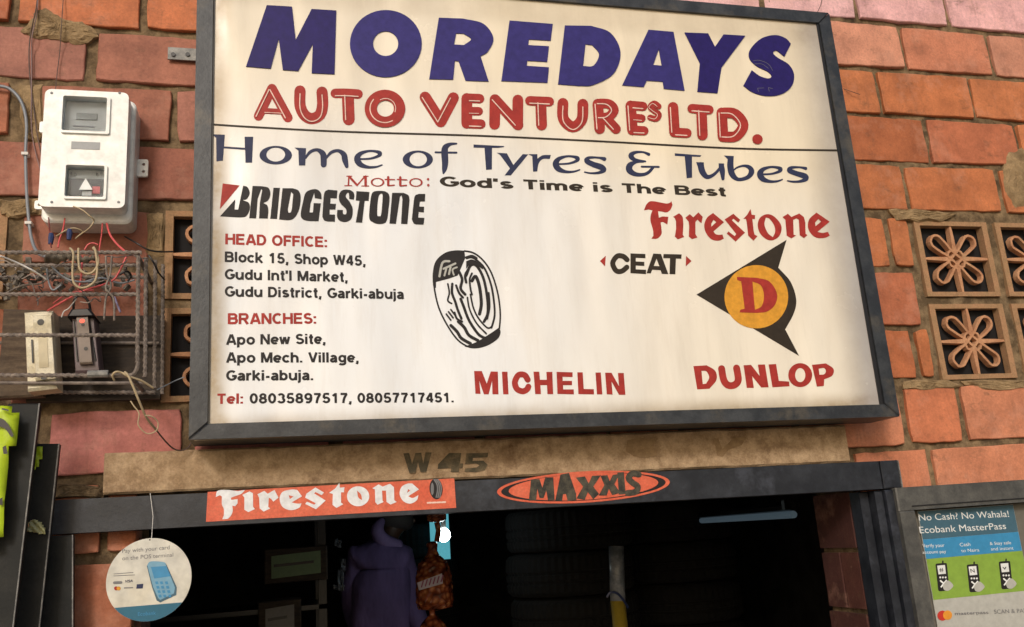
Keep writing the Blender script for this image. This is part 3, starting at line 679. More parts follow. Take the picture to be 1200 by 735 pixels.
print_('tyre_picture', [[A2(ell(945, 210, 58, 92, 24, -.08))]], 'black', YSL, st)
print_('tyre_tread', [[stroke(A2([(950+d, 128), (975+d, 170), (980+d, 220), (968+d, 285)]), .75)] for d in (-22, -6, 10)]+[[A2(ell(912, 210, 14, 55, 16))]], 'grey_print', YSL-.0003, st)
print_('small_print', [[stroke(A2([(870+d, 333-.04*d), (900+d, 331-.04*d)]), 1.0)] for d in (0, 42, 84, 126)], 'pinkline', YSL, st)

st = thing('sticker', 'weathered orange oval sticker with a dark ring on the door header', 'sticker', (W(685, 575, YH)[0], YH, 1.78))
Mx = lambda p: crop(575, 540, 5.445, p)
tl = math.atan2(-65, 1105)
print_('backing', [[Mx(ell(592, 168, 552, 100, 56, tl))]], 'orange', YS, st)
print_('ring', [[Mx(ell(592, 168, 526, 86, 56, tl)), Mx(ell(592, 166, 478, 84, 56, tl))]], 'black', YS-.0005, st)
print_('lettering', [[Mx([(243, 255), (258, 120), (312, 118), (330, 172), (348, 108), (400, 105), (408, 252), (365, 252), (355, 190), (338, 238), (312, 238), (298, 180), (290, 252)])],
    [Mx([(412, 255), (445, 88), (500, 78), (545, 210), (548, 250), (492, 258), (480, 212), (462, 214), (456, 256)])],
    [Mx([(543, 108), (602, 100), (625, 145), (648, 96), (702, 94), (655, 165), (692, 212), (655, 246), (620, 200), (600, 250), (548, 240), (590, 165)])],
    [Mx([(700, 95), (745, 92), (760, 130), (780, 90), (822, 84), (790, 150), (828, 205), (775, 220), (755, 180), (740, 222), (690, 222), (725, 155)])],
    [Mx([(808, 75), (850, 72), (862, 212), (818, 216)])],
    [stroke(Mx([(945, 88), (905, 82), (880, 110), (905, 140), (938, 165), (925, 198), (875, 206)]), 3.6)]], 'decal_dark', YS-.001, st)

# ================================================================== BIG SIGN
YF = -.165; YP = -.156
sg = thing('shop_sign', 'large cream sign board in a dark frame above the shop doorway', 'sign', (.70, -.08, 1.99))
SX0, SX1, SZ0, SZ1 = -.204, 1.682, 1.974, 3.190
def px(x, y): return W(x, y, YF)
SX0 = (W(224.5, 512, YF)[0]+W(227.5, 0, YF)[0])/2; SX1 = (W(1055, 488, YF)[0]+W(971.5, 15, YF)[0])/2
SZ0 = W(1055, 488, YF)[1]; SZ1 = W(970, 15, YF)[1]; SZ0L = W(230, 515, YF)[1]
FW = .041; FWt = .038; FB0 = W(245, 496.5, YF)[1]; FB1 = W(1033, 474, YF)[1]
MB().box(SX0+.012, SX1-.012, YP, YP+.004, SZ0+.012, SZ1-.005).build('panel', 'panel', sg)
MB().box(SX0+.014, SX1-.014, YP+.02, -.03, SZ0+.014, SZ1-.014).build('light_box_case', 'frame', sg)
zl = SZ0L-SZ0
def fbar(P): return MB().prism(P, YF, -.028, .0035).build('frame_bar', 'frame', sg)
g = .0006
fbar([(SX0, SZ0L), (SX1, SZ0), (SX1-FW, FB1), (SX0+FW, FB0)])
fbar([(SX0+FW, SZ1-FWt), (SX1-FW, SZ1-FWt), (SX1, SZ1), (SX0, SZ1)])
fbar([(SX0, SZ0L+g), (SX0+FW, FB0+g), (SX0+FW, SZ1-FWt-g), (SX0, SZ1-g)])
fbar([(SX1-FW, FB1+g), (SX1, SZ0+g), (SX1, SZ1-g), (SX1-FW, SZ1-FWt-g)])
# inner bead
bz = YP-.004
MB().prism([(SX1-FW-.013, FB1), (SX1-FW-.002, FB1), (SX1-FW-.002, SZ1-FWt), (SX1-FW-.008, SZ1-FWt)], bz, YP-.0005, 0).build('bead', 'black_pl', sg)
MB().prism([(SX0+FW+.001, FB0), (SX0+FW+.004, FB0), (SX0+FW+.004, SZ1-FWt), (SX0+FW+.001, SZ1-FWt)], bz, YP-.0005, 0).build('bead', 'black_pl', sg)
# mounting bracket
b0 = W(197, 56, -.012); b1 = W(232, 72, -.012)
mb = MB().box(b0[0], b1[0]+.03, -.016, -.011, b1[1], b0[1]); mb.build('bracket', 'steel_light', sg)
for xx in (203, 220):
    c = W(xx, 64, -.017); MB().lathe([(.006, 0), (.006, .002)], (0, 0, 0), 10).build('screw_hole', 'black_pl', sg).matrix_basis = Matrix.Translation((c[0]-.70, -.0175+.08, c[1]-1.99)) @ Matrix.Rotation(math.pi/2, 4, 'X')
T1 = YP-.0006
A = lambda p: crop(240, 0, 3.993, p); B = lambda p: crop(540, 0, 3.993, p); Cc = lambda p: crop(700, 0, 3.993, p)
def letter(cs, mat='indigo'): return print_('letter', [cs], mat, YP-.0004, sg, ext=.0012)
letter([A([(290, 25), (408, 32), (425, 188), (500, 43), (615, 50), (607, 348), (500, 343), (505, 207), (437, 333), (365, 328), (346, 182), (308, 322), (193, 312)])], 'indigo_dark')
letter([A(ell(847, 205, 168, 157, 44)), A(ell(846, 205, 59, 58, 32))])
letter([curvy(B([(-103, 84), (10, 88), (105, 112, 1), (152, 178, 1), (128, 240, 1), (92, 264), (130, 382), (22, 378), (-10, 288), (-28, 285), (-36, 373), (-148, 371)])), curvy(B([(-22, 157), (12, 158), (48, 184, 1), (14, 212), (-32, 209)]))])
letter([B([(228, 97), (430, 113), (420, 191), (318, 185), (315, 212), (412, 217), (404, 290), (311, 285), (308, 309), (412, 316), (405, 388), (190, 380)])])
letter([curvy(B([(487, 120), (610, 122), (700, 155, 1), (747, 245, 1), (715, 345, 1), (620, 398, 1), (555, 403), (455, 395)])), curvy(B([(583, 208), (615, 212), (647, 255, 1), (620, 308, 1), (572, 310)]))])
letter([B([(878, 140), (995, 150), (1047, 425), (950, 416), (945, 383), (870, 378), (855, 408), (755, 400)]), B([(926, 230), (940, 308), (900, 305)])])
letter([Cc([(408, 153), (518, 157), (550, 220), (590, 162), (692, 168), (580, 318), (562, 437), (468, 430), (480, 298)])], 'indigo_dark')
letter([curvy(Cc([(905, 206), (880, 180, 1), (830, 165, 1), (765, 182, 1), (715, 232, 1), (712, 275, 1), (745, 310, 1), (795, 335, 1), (815, 356, 1), (800, 368, 1), (760, 357, 1), (722, 330), (683, 402), (725, 432, 1), (790, 450, 1), (860, 442, 1), (908, 405, 1), (920, 350, 1), (895, 303, 1), (845, 272, 1), (822, 250, 1), (838, 238, 1), (875, 266)]))], 'indigo_dark')
for p in ([(730, 285), (760, 283), (800, 300), (820, 330)], [(735, 300), (770, 300), (800, 320)], [(750, 415), (755, 430)], [(750, 413), (780, 412)], [(800, 410), (805, 428)], [(800, 410), (820, 415)]): print_('scratch', [[stroke(Cc(p), .2)]], 'grey_print', YP-.0034, sg)
print_('rule_line', [[stroke([(244, 145.6), (300, 149.2), (405, 154.6), (560, 159.2), (700, 165.6), (860, 174), (984, 176.4)], 1.15)]], 'brownblack', T1, sg)
# bubble lettering
BUB = []
G = lambda p: crop(290, 90, 7.5, p)
for f_, r, pp in ((G, 5.6, [(215, 104), (97, 346)]), (G, 5.6, [(215, 104), (355, 360)]), (G, 3.4, [(150, 300), (300, 308)]), (G, 6.6, [(462, 125), (462, 250), (500, 335), (565, 368), (635, 335), (660, 250), (655, 135)]),
                (G, 5.6, [(772, 146), (872, 146), (972, 153)]), (G, 7.0, [(882, 160), (890, 375)]), (A, 6.6, [(1031, 455), (1104, 570)]), (A, 6.6, [(1104, 570), (1163, 458)]),
                (B, 6.4, [(28, 461), (28, 577)]), (B, 5.6, [(40, 460), (88, 462)]), (B, 5, [(40, 520), (84, 521)]), (B, 5.6, [(40, 579), (94, 581)]),
                (B, 6.3, [(160, 466), (158, 582)]), (B, 6.3, [(160, 466), (268, 585)]), (B, 6.3, [(267, 468), (266, 584)]),
                (B, 5.6, [(323, 472), (414, 476)]), (B, 6.4, [(374, 480), (378, 585)]),
                (B, 6.4, [(478, 484), (480, 555), (524, 594), (566, 560), (571, 488)]),
                (B, 6.2, [(641, 487), (650, 603)]), (B, 5.6, [(650, 484), (695, 488), (717, 516), (692, 546), (655, 550)]), (B, 5.8, [(678, 552), (726, 604)]),
                (B, 6.2, [(795, 495), (803, 608)]), (B, 5.4, [(806, 494), (852, 498)]), (B, 4.8, [(808, 551), (846, 554)]), (B, 5.4, [(810, 610), (857, 612)]),
                (B, 3.4, [(926, 498), (905, 484), (887, 501), (906, 519), (927, 536), (915, 556), (886, 550)]),
                (B, 6.2, [(993, 502), (1000, 618)]), (B, 5.6, [(1005, 620), (1058, 623)]),
                (Cc, 5.4, [(443, 508), (523, 514)]), (Cc, 6.2, [(487, 516), (492, 632)]),
                (Cc, 6.2, [(582, 528), (588, 640)]), (Cc, 6.2, [(592, 528), (645, 534), (683, 585), (650, 636), (596, 640)]), (Cc, 5.8, [(748, 651), (751, 652)])):
    BUB.append((f_(pp), r))
BUB.append((None, None))
print_('bubble_lettering', [[stroke(p, r)] for p, r in BUB if p]+[[A(ell(843, 508, 95, 88, 40)), A(ell(845, 508, 40, 38, 30))]], 'red', T1, sg, label='red bubble lettering with pale highlights')
HL = []
for p, r in BUB:
    if not p: continue
    if len(p) == 2 and abs(p[1][0]-p[0][0]) < 1: continue
    d = (-.52*r, .05*r) if abs(p[-1][1]-p[0][1]) > abs(p[-1][0]-p[0][0]) else (0, .5*r)
    HL.append([stroke([(q[0]+d[0], q[1]+d[1]) for q in p], .62 if r > 5 else .35)])
HL.append([stroke([(240+(843+70*math.cos(a))/3.993, (508+66*math.sin(a))/3.993) for a in [math.radians(t) for t in range(60, 230, 20)]], .6)])
HL.append([stroke([(240+(845+48*math.cos(a))/3.993, (508+47*math.sin(a))/3.993) for a in [math.radians(t) for t in range(-120, 40, 20)]], .45)])
for h_ in HL: print_('highlight_line', [h_], 'pinkline', T1-.0024, sg)
# calligraphic line
H1 = lambda p: crop(245, 145, 7.5, p); H2 = lambda p: crop(400, 145, 7.5, p); H3 = lambda p: crop(540, 155, 7.5, p)
H4 = lambda p: crop(700, 165, 7.5, p); H5 = lambda p: crop(820, 165, 7.5, p)
def pen(f_, pts): return [ribbon([(q[0], q[1], w_/7.5) for q, w_ in zip(f_([(a, b) for a, b, c in pts]), [c for a, b, c in pts])])]
def e_(f_, dx, dy, s=1): return pen(f_, [(dx+a*s, dy+b*s, c) for a, b, c in ((58, 78, 8), (140, 74, 9), (208, 52, 13), (221, 30, 20), (190, 14, 12), (128, 10, 10), (58, 32, 18), (30, 75, 28), (55, 122, 24), (120, 146, 13), (190, 144, 9), (240, 128, 6))])
SCR = [
    [H1([(25, 93), (138, 97), (132, 200), (315, 212), (312, 115), (388, 115), (378, 343), (320, 343), (317, 230), (130, 217), (122, 325), (65, 332), (62, 125)])],
    [H1(ell(586, 277, 143, 82)), H1(ell(586, 272, 82, 61))],
    [H1([(750, 210), (852, 215), (850, 262), (845, 368), (790, 368), (785, 238)])],
    pen(H1, [(848, 300, 10), (890, 248, 14), (950, 230, 15), (1000, 265, 26), (1007, 320, 27), (1007, 360, 26)]),
    pen(H1, [(1030, 300, 10), (1075, 252, 14), (1135, 238, 15), (1183, 270, 24), (1195, 320, 26), (1210, 375, 16)]),
    e_(H2, 108, 230, 1.04),
    [H2(ell(672, 315, 133, 79)), H2(ell(676, 314, 76, 60))],
    pen(H2, [(1012, 176, 8), (960, 180, 14), (915, 208, 26), (908, 260, 30), (912, 340, 28), (906, 400, 22), (897, 436, 8)]), pen(H2, [(828, 252, 9), (1012, 255, 9)]),
    [H3([(112, 108), (383, 122), (375, 132), (330, 138), (275, 138), (273, 328), (222, 332), (208, 138), (112, 136)])],
    [H3([(315, 180), (405, 186), (462, 288), (545, 192), (592, 196), (440, 380), (385, 380), (432, 318), (345, 200)])],
    [curvy(H3([(592, 193), (672, 193), (674, 232), (720, 203, 1), (792, 200), (782, 236), (722, 236, 1), (685, 275, 1), (672, 345), (635, 347), (628, 212)]))],
    e_(H3, 805, 202),
    pen(H3, [(1262, 236, 18), (1210, 224, 9), (1130, 224, 13), (1105, 250, 22), (1160, 282, 24), (1235, 308, 26), (1258, 334, 20), (1210, 356, 12), (1140, 360, 8), (1088, 350, 6)]),
    pen(H4, [(452, 120, 14), (400, 100, 9), (330, 104, 14), (296, 132, 24), (330, 168, 16), (422, 182, 8)]),
    pen(H4, [(405, 186, 7), (340, 188, 12), (288, 215, 26), (282, 258, 28), (330, 293, 20), (400, 298, 15), (450, 278, 14), (488, 236, 13)]), pen(H4, [(390, 228, 9), (540, 230, 9)]),
    [H4([(680, 110), (915, 128), (905, 142), (832, 140), (833, 325), (785, 330), (768, 138), (682, 133)])],
    pen(H4, [(908, 215, 28), (925, 275, 27), (965, 318, 20), (1020, 300, 14), (1070, 250, 12), (1085, 215, 10)]), [H4([(868, 188), (936, 190), (938, 225), (880, 222)])],
    pen(H4, [(1090, 222, 24), (1098, 265, 24), (1104, 335, 14)]), [H4([(1066, 198), (1114, 200), (1114, 235), (1067, 232)])],
    pen(H5, [(272, 158, 26), (270, 230, 28), (288, 300, 26), (340, 340, 16), (420, 322, 18), (455, 275, 25), (438, 236, 19), (390, 220, 11), (330, 235, 8), (300, 258, 6)]), [H5([(212, 130), (299, 134), (298, 165), (246, 162)])],
    e_(H5, 503, 222, .93),
    pen(H5, [(932, 244, 14), (880, 233, 8), (805, 237, 14), (788, 262, 21), (850, 288, 22), (925, 312, 25), (932, 338, 19), (880, 357, 12), (820, 360, 9), (772, 352, 6)])]
SW = [SCR[0:6], SCR[6:9], SCR[9:14], SCR[14:17], SCR[17:]]
for s_ in SW: print_('script_word', s_, 'slate', T1, sg)
# Motto:
def serif(f_, x0, y0, x1, y1, w_=.9): return [stroke(f_([(x0, y0), (x1, y1)]), w_, 1)]
mo = []
for a in (((48, 462), (92, 462), .6), ((195, 462), (235, 462), .6), ((30, 545), (92, 546), .6), ((180, 548), (240, 548), .6), ((66, 465), (62, 542), .9), ((70, 465), (138, 540), 1.3), ((205, 465), (140, 540), .8), ((212, 465), (214, 545), 1.5),
          ((412, 470), (412, 540), 1.4), ((385, 490), (468, 492), .7), ((415, 545), (465, 540), .8), ((518, 472), (518, 540), 1.4), ((492, 490), (575, 494), .7), ((520, 547), (572, 542), .8)):
    mo.append([stroke(H2([a[0], a[1]]), a[2], 1)])
for c in ((318, 514), (655, 516)): mo.append([H2(ell(c[0], c[1], 60, 38, 28)), H2(ell(c[0], c[1], 44, 30, 28))])
for c in ((762, 488), (764, 540)): mo.append([H2(ell(c[0], c[1], 11, 11, 12))])
print_('motto_word', mo, 'red', T1, sg)
sans('motto_lettering', "God's Time is The Best", (516, 218.3), (850.5, 230.2), 11.6, 'brownblack', T1, sg, hw=.112, per_word=True)
# Bridgestone
K1 = lambda p: crop(250, 205, 7.5, p); K2 = lambda p: crop(370, 205, 7.5, p)
print_('red_flash', [[K1([(82, 75), (232, 93), (57, 302)])]], 'red', T1, sg)
print_('condensed_lettering', [
    [curvy(K1([(58, 365), (192, 215), (187, 305), (218, 305), (262, 95), (300, 108, 1), (320, 160, 1), (295, 212, 1), (258, 222), (310, 245, 1), (322, 290, 1), (300, 350, 1), (250, 374, 1)]))],
    [curvy(K1([(345, 97), (430, 100), (485, 115, 1), (502, 170, 1), (480, 225, 1), (440, 248), (475, 270, 1), (484, 320, 1), (478, 385), (402, 383), (408, 250), (430, 132), (420, 126), (390, 210), (376, 383), (315, 382)]))],
    [K1([(528, 113), (585, 115), (560, 388), (500, 386)])],
    [curvy(K1([(608, 117), (700, 118), (750, 140, 1), (768, 200, 1), (755, 300, 1), (720, 370, 1), (670, 398, 1), (578, 393)])), curvy(K1([(684, 150), (655, 300), (660, 330, 1), (680, 328, 1), (690, 300), (702, 170)]))],
    [curvy(K1([(952, 215), (945, 160, 1), (910, 128, 1), (860, 130, 1), (810, 160, 1), (785, 250, 1), (768, 340, 1), (780, 385, 1), (830, 405, 1), (925, 408), (945, 250), (882, 248), (875, 330), (845, 330), (855, 250), (886, 158), (892, 205)]))],
    [curvy(K2([(190, 137), (110, 130), (75, 160, 1), (62, 300), (58, 370), (75, 400, 1), (105, 410), (168, 412), (170, 350), (122, 348), (122, 305), (172, 305), (178, 255), (128, 253), (130, 205), (185, 207)]))],
    [curvy(K2([(335, 218), (338, 165, 1), (300, 133, 1), (240, 133, 1), (208, 165, 1), (205, 220, 1), (225, 260, 1), (265, 300, 1), (270, 335, 1), (258, 348, 1), (240, 340, 1), (238, 308), (190, 308), (188, 370, 1), (215, 405, 1), (270, 413, 1), (315, 380, 1), (325, 300, 1), (300, 240, 1), (265, 195, 1), (272, 165, 1), (290, 160, 1), (295, 212)]))],
    [K2([(358, 143), (472, 150), (465, 228), (430, 228), (408, 420), (352, 418), (385, 228), (352, 225)])],
    [curvy(K2([(560, 140, 1), (620, 150, 1), (648, 190, 1), (640, 300, 1), (620, 410, 1), (560, 432, 1), (500, 415, 1), (470, 375, 1), (480, 230, 1), (500, 155, 1)])), curvy(K2([(575, 165, 1), (588, 190, 1), (575, 345, 1), (558, 362, 1), (540, 345, 1), (550, 200, 1)]))],
    [curvy(K2([(672, 158), (770, 158), (815, 180, 1), (825, 220), (805, 432), (750, 430), (762, 215), (755, 180), (740, 190), (705, 430), (648, 428)]))],
    [curvy(K2([(962, 167), (905, 167), (870, 190, 1), (855, 290), (845, 390), (860, 425, 1), (880, 435), (948, 437), (955, 378), (900, 375), (905, 325), (950, 330), (953, 280), (910, 278), (915, 235), (960, 232)]))]],
    'black', T1, sg, label='black condensed lettering right of the red flash')
# address block
for nm, s, p0, p1, cap, mat in (
    ('heading', 'HEAD OFFICE:', (264, 286.4), (383.6, 289.8), 12.6, 'red'), ('address_line', 'Block 15, Shop W45,', (263.4, 307), (428.4, 311.6), 12.2, 'black'),
    ('address_line', "Gudu Int'l Market,", (263.4, 327.4), (407.4, 330.6), 12.2, 'black'), ('address_line', 'Gudu District, Garki-abuja', (263.4, 347.6), (473, 350.6), 12.2, 'black'),
    ('heading', 'BRANCHES:', (267, 380), (370.8, 379.4), 12.8, 'red'), ('address_line', 'Apo New Site,', (265, 404.2), (381.5, 403.0), 12.2, 'black'),
    ('address_line', 'Apo Mech. Village,', (265, 425.2), (420.3, 424.8), 12.2, 'black'), ('address_line', 'Garki-abuja.', (265, 446.2), (367, 445.6), 12.2, 'black'),
    ('telephone_word', 'Tel:', (254.3, 473.5), (285, 473), 12, 'red'), ('telephone_line', '08035897517, 08057717451.', (292.6, 473), (531.8, 471.6), 12, 'black')):
    sans(nm, s, p0, p1, cap, mat, T1, sg)
# Firestone
F1 = lambda p: crop(745, 225, 9.933, p); F2 = lambda p: crop(855, 225, 9.185, p)
print_('gothic_lettering', [
    [curvy(F1([(95, 215), (120, 150), (160, 112, 1), (220, 110, 1), (300, 125, 1), (360, 135, 1), (400, 125, 1), (414, 106), (428, 150), (405, 205, 1), (360, 238, 1), (300, 228, 1), (260, 225), (270, 300), (310, 285), (380, 290), (368, 380), (320, 352, 1), (290, 355), (300, 430, 1), (300, 490, 1), (265, 535, 1), (235, 548), (182, 545), (205, 510), (200, 440, 1), (172, 340, 1), (175, 270, 1), (195, 215), (150, 205)]))],
    [curvy(F1([(435, 290), (505, 248), (545, 290, 1), (555, 380), (548, 500), (565, 525), (490, 552), (455, 520), (470, 430), (468, 340), (455, 305)]))],
    [F1([(578, 300), (630, 258), (670, 295), (730, 238), (780, 290), (765, 365), (735, 340), (720, 322), (695, 350), (695, 490), (718, 530), (655, 550), (618, 520), (622, 400), (615, 345)])],
    [curvy(F1([(900, 245), (1028, 352), (905, 460), (930, 490, 1), (970, 500, 1), (1010, 495), (1025, 545), (960, 568, 1), (880, 550, 1), (820, 480, 1), (797, 390, 1), (830, 300, 1)])), F1([(905, 325), (938, 352), (880, 405), (880, 370)])],
    [[(849.2, 257.2), (859.4, 250.6), (867.5, 257.7), (865.3, 261), (859.3, 256.4), (857.7, 258.2), (873, 272.7), (862, 283.2), (851.7, 273.8), (853.7, 271.3), (861, 276.8), (862.8, 274.3)]],
    [F2([(225, 183), (238, 245), (275, 250), (272, 292), (245, 290), (258, 410), (268, 460), (300, 475), (258, 525), (200, 470), (185, 330), (175, 290), (148, 290), (190, 245)])],
    [curvy(F2([(400, 240, 1), (470, 258, 1), (540, 330, 1), (560, 400, 1), (530, 480, 1), (460, 520, 1), (390, 505, 1), (325, 440, 1), (303, 350, 1), (330, 275, 1)])), curvy(F2([(390, 275), (430, 290, 1), (480, 360, 1), (490, 430, 1), (465, 487), (410, 440, 1), (375, 350, 1)]))],
    [F2([(570, 270), (628, 235), (665, 270), (750, 232), (800, 270), (815, 330), (818, 450), (838, 465), (800, 497), (755, 465), (745, 300), (720, 285), (685, 300), (690, 460), (715, 470), (665, 500), (615, 470), (600, 300)])],
    [curvy(F2([(935, 222), (1078, 320), (945, 430), (1000, 440, 1), (1060, 430), (1078, 470), (1020, 495, 1), (930, 490, 1), (870, 440, 1), (843, 370, 1), (860, 290, 1)])), F2([(955, 290), (985, 318), (925, 370), (920, 330)])]],
    'red', T1, sg, label='red gothic lettering')
D5 = lambda p: crop(700, 170, 3.993, p)
print_('block_lettering', [[stroke(D5([(139, 537), (120, 521), (92, 521), (72, 553), (88, 588), (115, 590), (138, 572)]), 3.0)],
    [D5([(155, 507), (225, 510), (225, 530), (180, 528), (180, 545), (220, 547), (220, 566), (180, 564), (180, 582), (228, 584), (228, 604), (155, 600)])],
    [D5([(262, 508), (298, 510), (332, 604), (302, 603), (296, 586), (257, 584), (250, 601), (230, 600)]), D5([(277, 532), (290, 567), (264, 566)])],
    [D5([(310, 510), (395, 512), (393, 532), (368, 532), (365, 605), (338, 604), (340, 530), (308, 530)])]], 'brownblack', T1, sg, label='black block lettering between two red arrows')
for p in ([(12, 543), (40, 518), (36, 568)], [(415, 519), (441, 543), (414, 568)]): print_('red_arrow', [[D5(p)]], 'red', T1, sg)
D6 = lambda p: crop(810, 275, 4.9, p)
print_('arrowhead_emblem', [[curvy(D6([(30, 345), (548, 30), (500, 190), (570, 270, 1), (603, 370, 1), (590, 450, 1), (540, 545), (620, 697)]))]], 'brownblack', T1, sg)
print_('emblem_disc', [[D6(ell(374, 357, 183, 182, 48))]], 'ochre', T1-.0006, sg)
print_('emblem_letter', [[curvy(D6([(262, 243), (380, 248), (450, 270, 1), (493, 340, 1), (480, 405, 1), (435, 442, 1), (380, 450), (278, 447), (282, 432), (307, 425), (287, 268), (265, 262)])), curvy(D6([(352, 270), (400, 292, 1), (418, 350, 1), (405, 410, 1), (366, 432)]))]], 'red', T1-.0012, sg)
D7 = lambda p: crop(780, 340, 3.993, p)
print_('block_lettering', [
    [curvy(D7([(130, 356), (192, 352), (232, 378, 1), (238, 420, 1), (205, 462), (148, 465)])), curvy(D7([(168, 378), (190, 380, 1), (204, 408, 1), (190, 438), (174, 440)]))],
    [stroke(D7([(262, 368), (272, 420), (292, 445), (322, 444), (340, 420), (332, 365)]), 4.1)],
    [D7([(365, 352), (400, 350), (440, 402), (432, 349), (465, 348), (482, 455), (448, 456), (405, 403), (413, 458), (380, 458)])],
    [D7([(482, 348), (517, 346), (530, 425), (578, 428), (580, 450), (500, 455)])],
    [D7(ell(630, 398, 56, 56, 32)), D7(ell(630, 398, 24, 33, 24))],
    [curvy(D7([(685, 350), (750, 343), (785, 368, 1), (780, 400, 1), (742, 418), (741, 449), (708, 452)])), curvy(D7([(716, 368), (742, 365, 1), (750, 380, 1), (742, 394, 1), (720, 396)]))]],
    'red', T1, sg, label='red block lettering under the arrowhead emblem')
D4 = lambda p: crop(500, 360, 3.993, p)
print_('block_lettering', [
    [D4([(222, 299), (258, 299), (281, 358), (300, 301), (333, 302), (336, 408), (308, 408), (306, 345), (290, 408), (268, 408), (246, 345), (252, 406), (228, 405)])],
    [D4([(352, 302), (378, 302), (383, 408), (358, 408)])],
    [stroke(D4([(473, 340), (458, 318), (430, 318), (413, 350), (422, 382), (448, 394), (468, 386), (476, 372)]), 3.5)],
    [D4([(500, 302), (527, 302), (530, 340), (562, 340), (560, 303), (588, 303), (592, 407), (565, 407), (563, 365), (532, 365), (535, 407), (508, 407)])],
    [D4([(608, 303), (683, 305), (683, 327), (636, 326), (637, 345), (680, 345), (680, 365), (638, 365), (639, 385), (688, 385), (689, 408), (612, 406)])],
    [D4([(705, 305), (730, 305), (735, 383), (782, 384), (783, 408), (710, 407)])], [D4([(790, 306), (815, 306), (822, 408), (797, 408)])],
    [D4([(835, 307), (865, 307), (900, 370), (895, 308), (922, 308), (930, 410), (900, 410), (865, 348), (870, 409), (843, 408)])]],
    'red', T1, sg, label='red block lettering under the tyre drawing')
# drawn tyre (the running figure beside it is left out)
TY = lambda p: crop(500, 285, 5.654, p)
print_('tyre_drawing', [
    [curvy(TY([(40, 200, 1), (60, 120, 1), (120, 65, 1), (190, 48, 1), (250, 50), (255, 100), (230, 160), (205, 215), (150, 235), (62, 258), (62, 300), (42, 280)]))],
    [stroke(TY([(45, 250), (58, 340), (85, 440), (140, 550), (210, 645), (290, 690), (370, 680), (440, 640), (478, 580)]), 1.0)],
    [curvy(TY([(250, 685), (330, 655, 1), (420, 600, 1), (478, 560), (490, 590, 1), (470, 635, 1), (400, 680, 1), (320, 698, 1)]))],
    [stroke(TY([(480, 580), (488, 480), (478, 370), (455, 270), (420, 180), (370, 110), (310, 65), (250, 52)]), 1.0)],
    [stroke(TY([(265, 100), (300, 95), (340, 120), (385, 170), (425, 270), (445, 380), (450, 480), (430, 560)]), 1.2)],
    [stroke(TY([(262, 215), (290, 150), (330, 150), (375, 230), (400, 350), (405, 460), (380, 520)]), 1.6)],
    [stroke(TY([(300, 250), (325, 220), (350, 290), (362, 400), (350, 470)]), 1.9)],
    [stroke(TY([(290, 340), (310, 430), (345, 500), (400, 560), (430, 555)]), 1.0)],
    [stroke(TY([(140, 270), (150, 330), (140, 380), (165, 400)]), 1.0)], [stroke(TY([(170, 270), (168, 330), (190, 390), (205, 440), (230, 500)]), 1.5)],
    [stroke(TY([(225, 370), (245, 420), (275, 500), (310, 560), (350, 610), (390, 630)]), 1.6)], [stroke(TY([(270, 360), (285, 440), (330, 530), (395, 600)]), 1.0)],
    [stroke(TY([(160, 545), (200, 585), (230, 630), (290, 665)]), 1.8)], [stroke(TY([(210, 520), (250, 560), (280, 610), (340, 645)]), 1.8)],
    [stroke(TY([(130, 470), (160, 510)]), 1.0)], [stroke(TY([(145, 455), (175, 495)]), 1.0)], [stroke(TY([(160, 440), (190, 480)]), 1.0)],
    [stroke(TY([(215, 190), (235, 240), (225, 300), (255, 340)]), 1.6)], [curvy(TY([(262, 120), (300, 108, 1), (345, 130, 1), (385, 165), (370, 172), (330, 148, 1), (285, 145, 1), (262, 170)]))],
    [stroke(TY([(262, 95), (300, 85), (330, 100)]), 1.4)], [stroke(TY([(275, 175), (255, 215), (262, 260)]), 1.5)], [stroke(TY([(195, 280), (215, 330), (240, 360)]), 1.3)], [stroke(TY([(300, 200), (285, 240), (290, 300), (300, 340)]), 1.1)],
    [stroke(TY([(185, 460), (200, 500), (235, 520)]), 1.2)], [stroke(TY([(410, 330), (415, 420), (400, 500)]), 1.3)]], 'black', T1, sg, label='black line drawing of a tyre')
print_('tyre_drawing_marks', [[stroke(TY(p), r)] for p, r in (([(85, 220), (105, 130), (150, 120)], 1.3), ([(112, 170), (190, 135)], 1.2), ([(118, 215), (130, 170)], 1.1), ([(148, 205), (158, 160)], 1.2), ([(180, 210), (172, 175), (200, 160)], 1.0))], 'paper', T1-.0016, sg)

# ================================================================== METER BOX
YM = -.125
mt = thing('electric_meter', 'white plastic electricity meter box with two windows on bricks left of sign', 'meter', (*W(100, 180, 0)[:1], -.05, 2.9))
def rrect(x0, x1, z0, z1, r, n=4):
    out = []
    for cx, cz, a in ((x1-r, z1-r, 0), (x0+r, z1-r, 90), (x0+r, z0+r, 180), (x1-r, z0+r, 270)):
        for k in range(n+1): t = math.radians(a+90*k/n); out.append((cx+r*math.cos(t), cz+r*math.sin(t)))
    return out
mx0, mz1 = W(53, 104, YM); mx1, mz0 = W(146, 244, YM)
base = rrect(mx0-.004, mx1+.010, mz0-.022, mz1+.004, .018); MB().prism(base[::-1], -.075, .0, .004).build('base', 'meter', mt)
def frame_prism(outer, inner, y0, y1): return MB().add(*fill([outer, inner], (y0+y1)/2, (y1-y0)/2, world=True))
def inset(c, d):
    cx = sum(p[0] for p in c)/len(c); cz = sum(p[1] for p in c)/len(c)
    return [(x-d*(1 if x > cx else -1), z-d*(1 if z > cz else -1)) for x, z in c]
Mt = lambda a, b: W(30+a/4.083, 90+b/4.083, YM)
u0 = Mt(183, 95); u1 = Mt(385, 268); v0 = Mt(196, 425); v1 = Mt(374, 580)
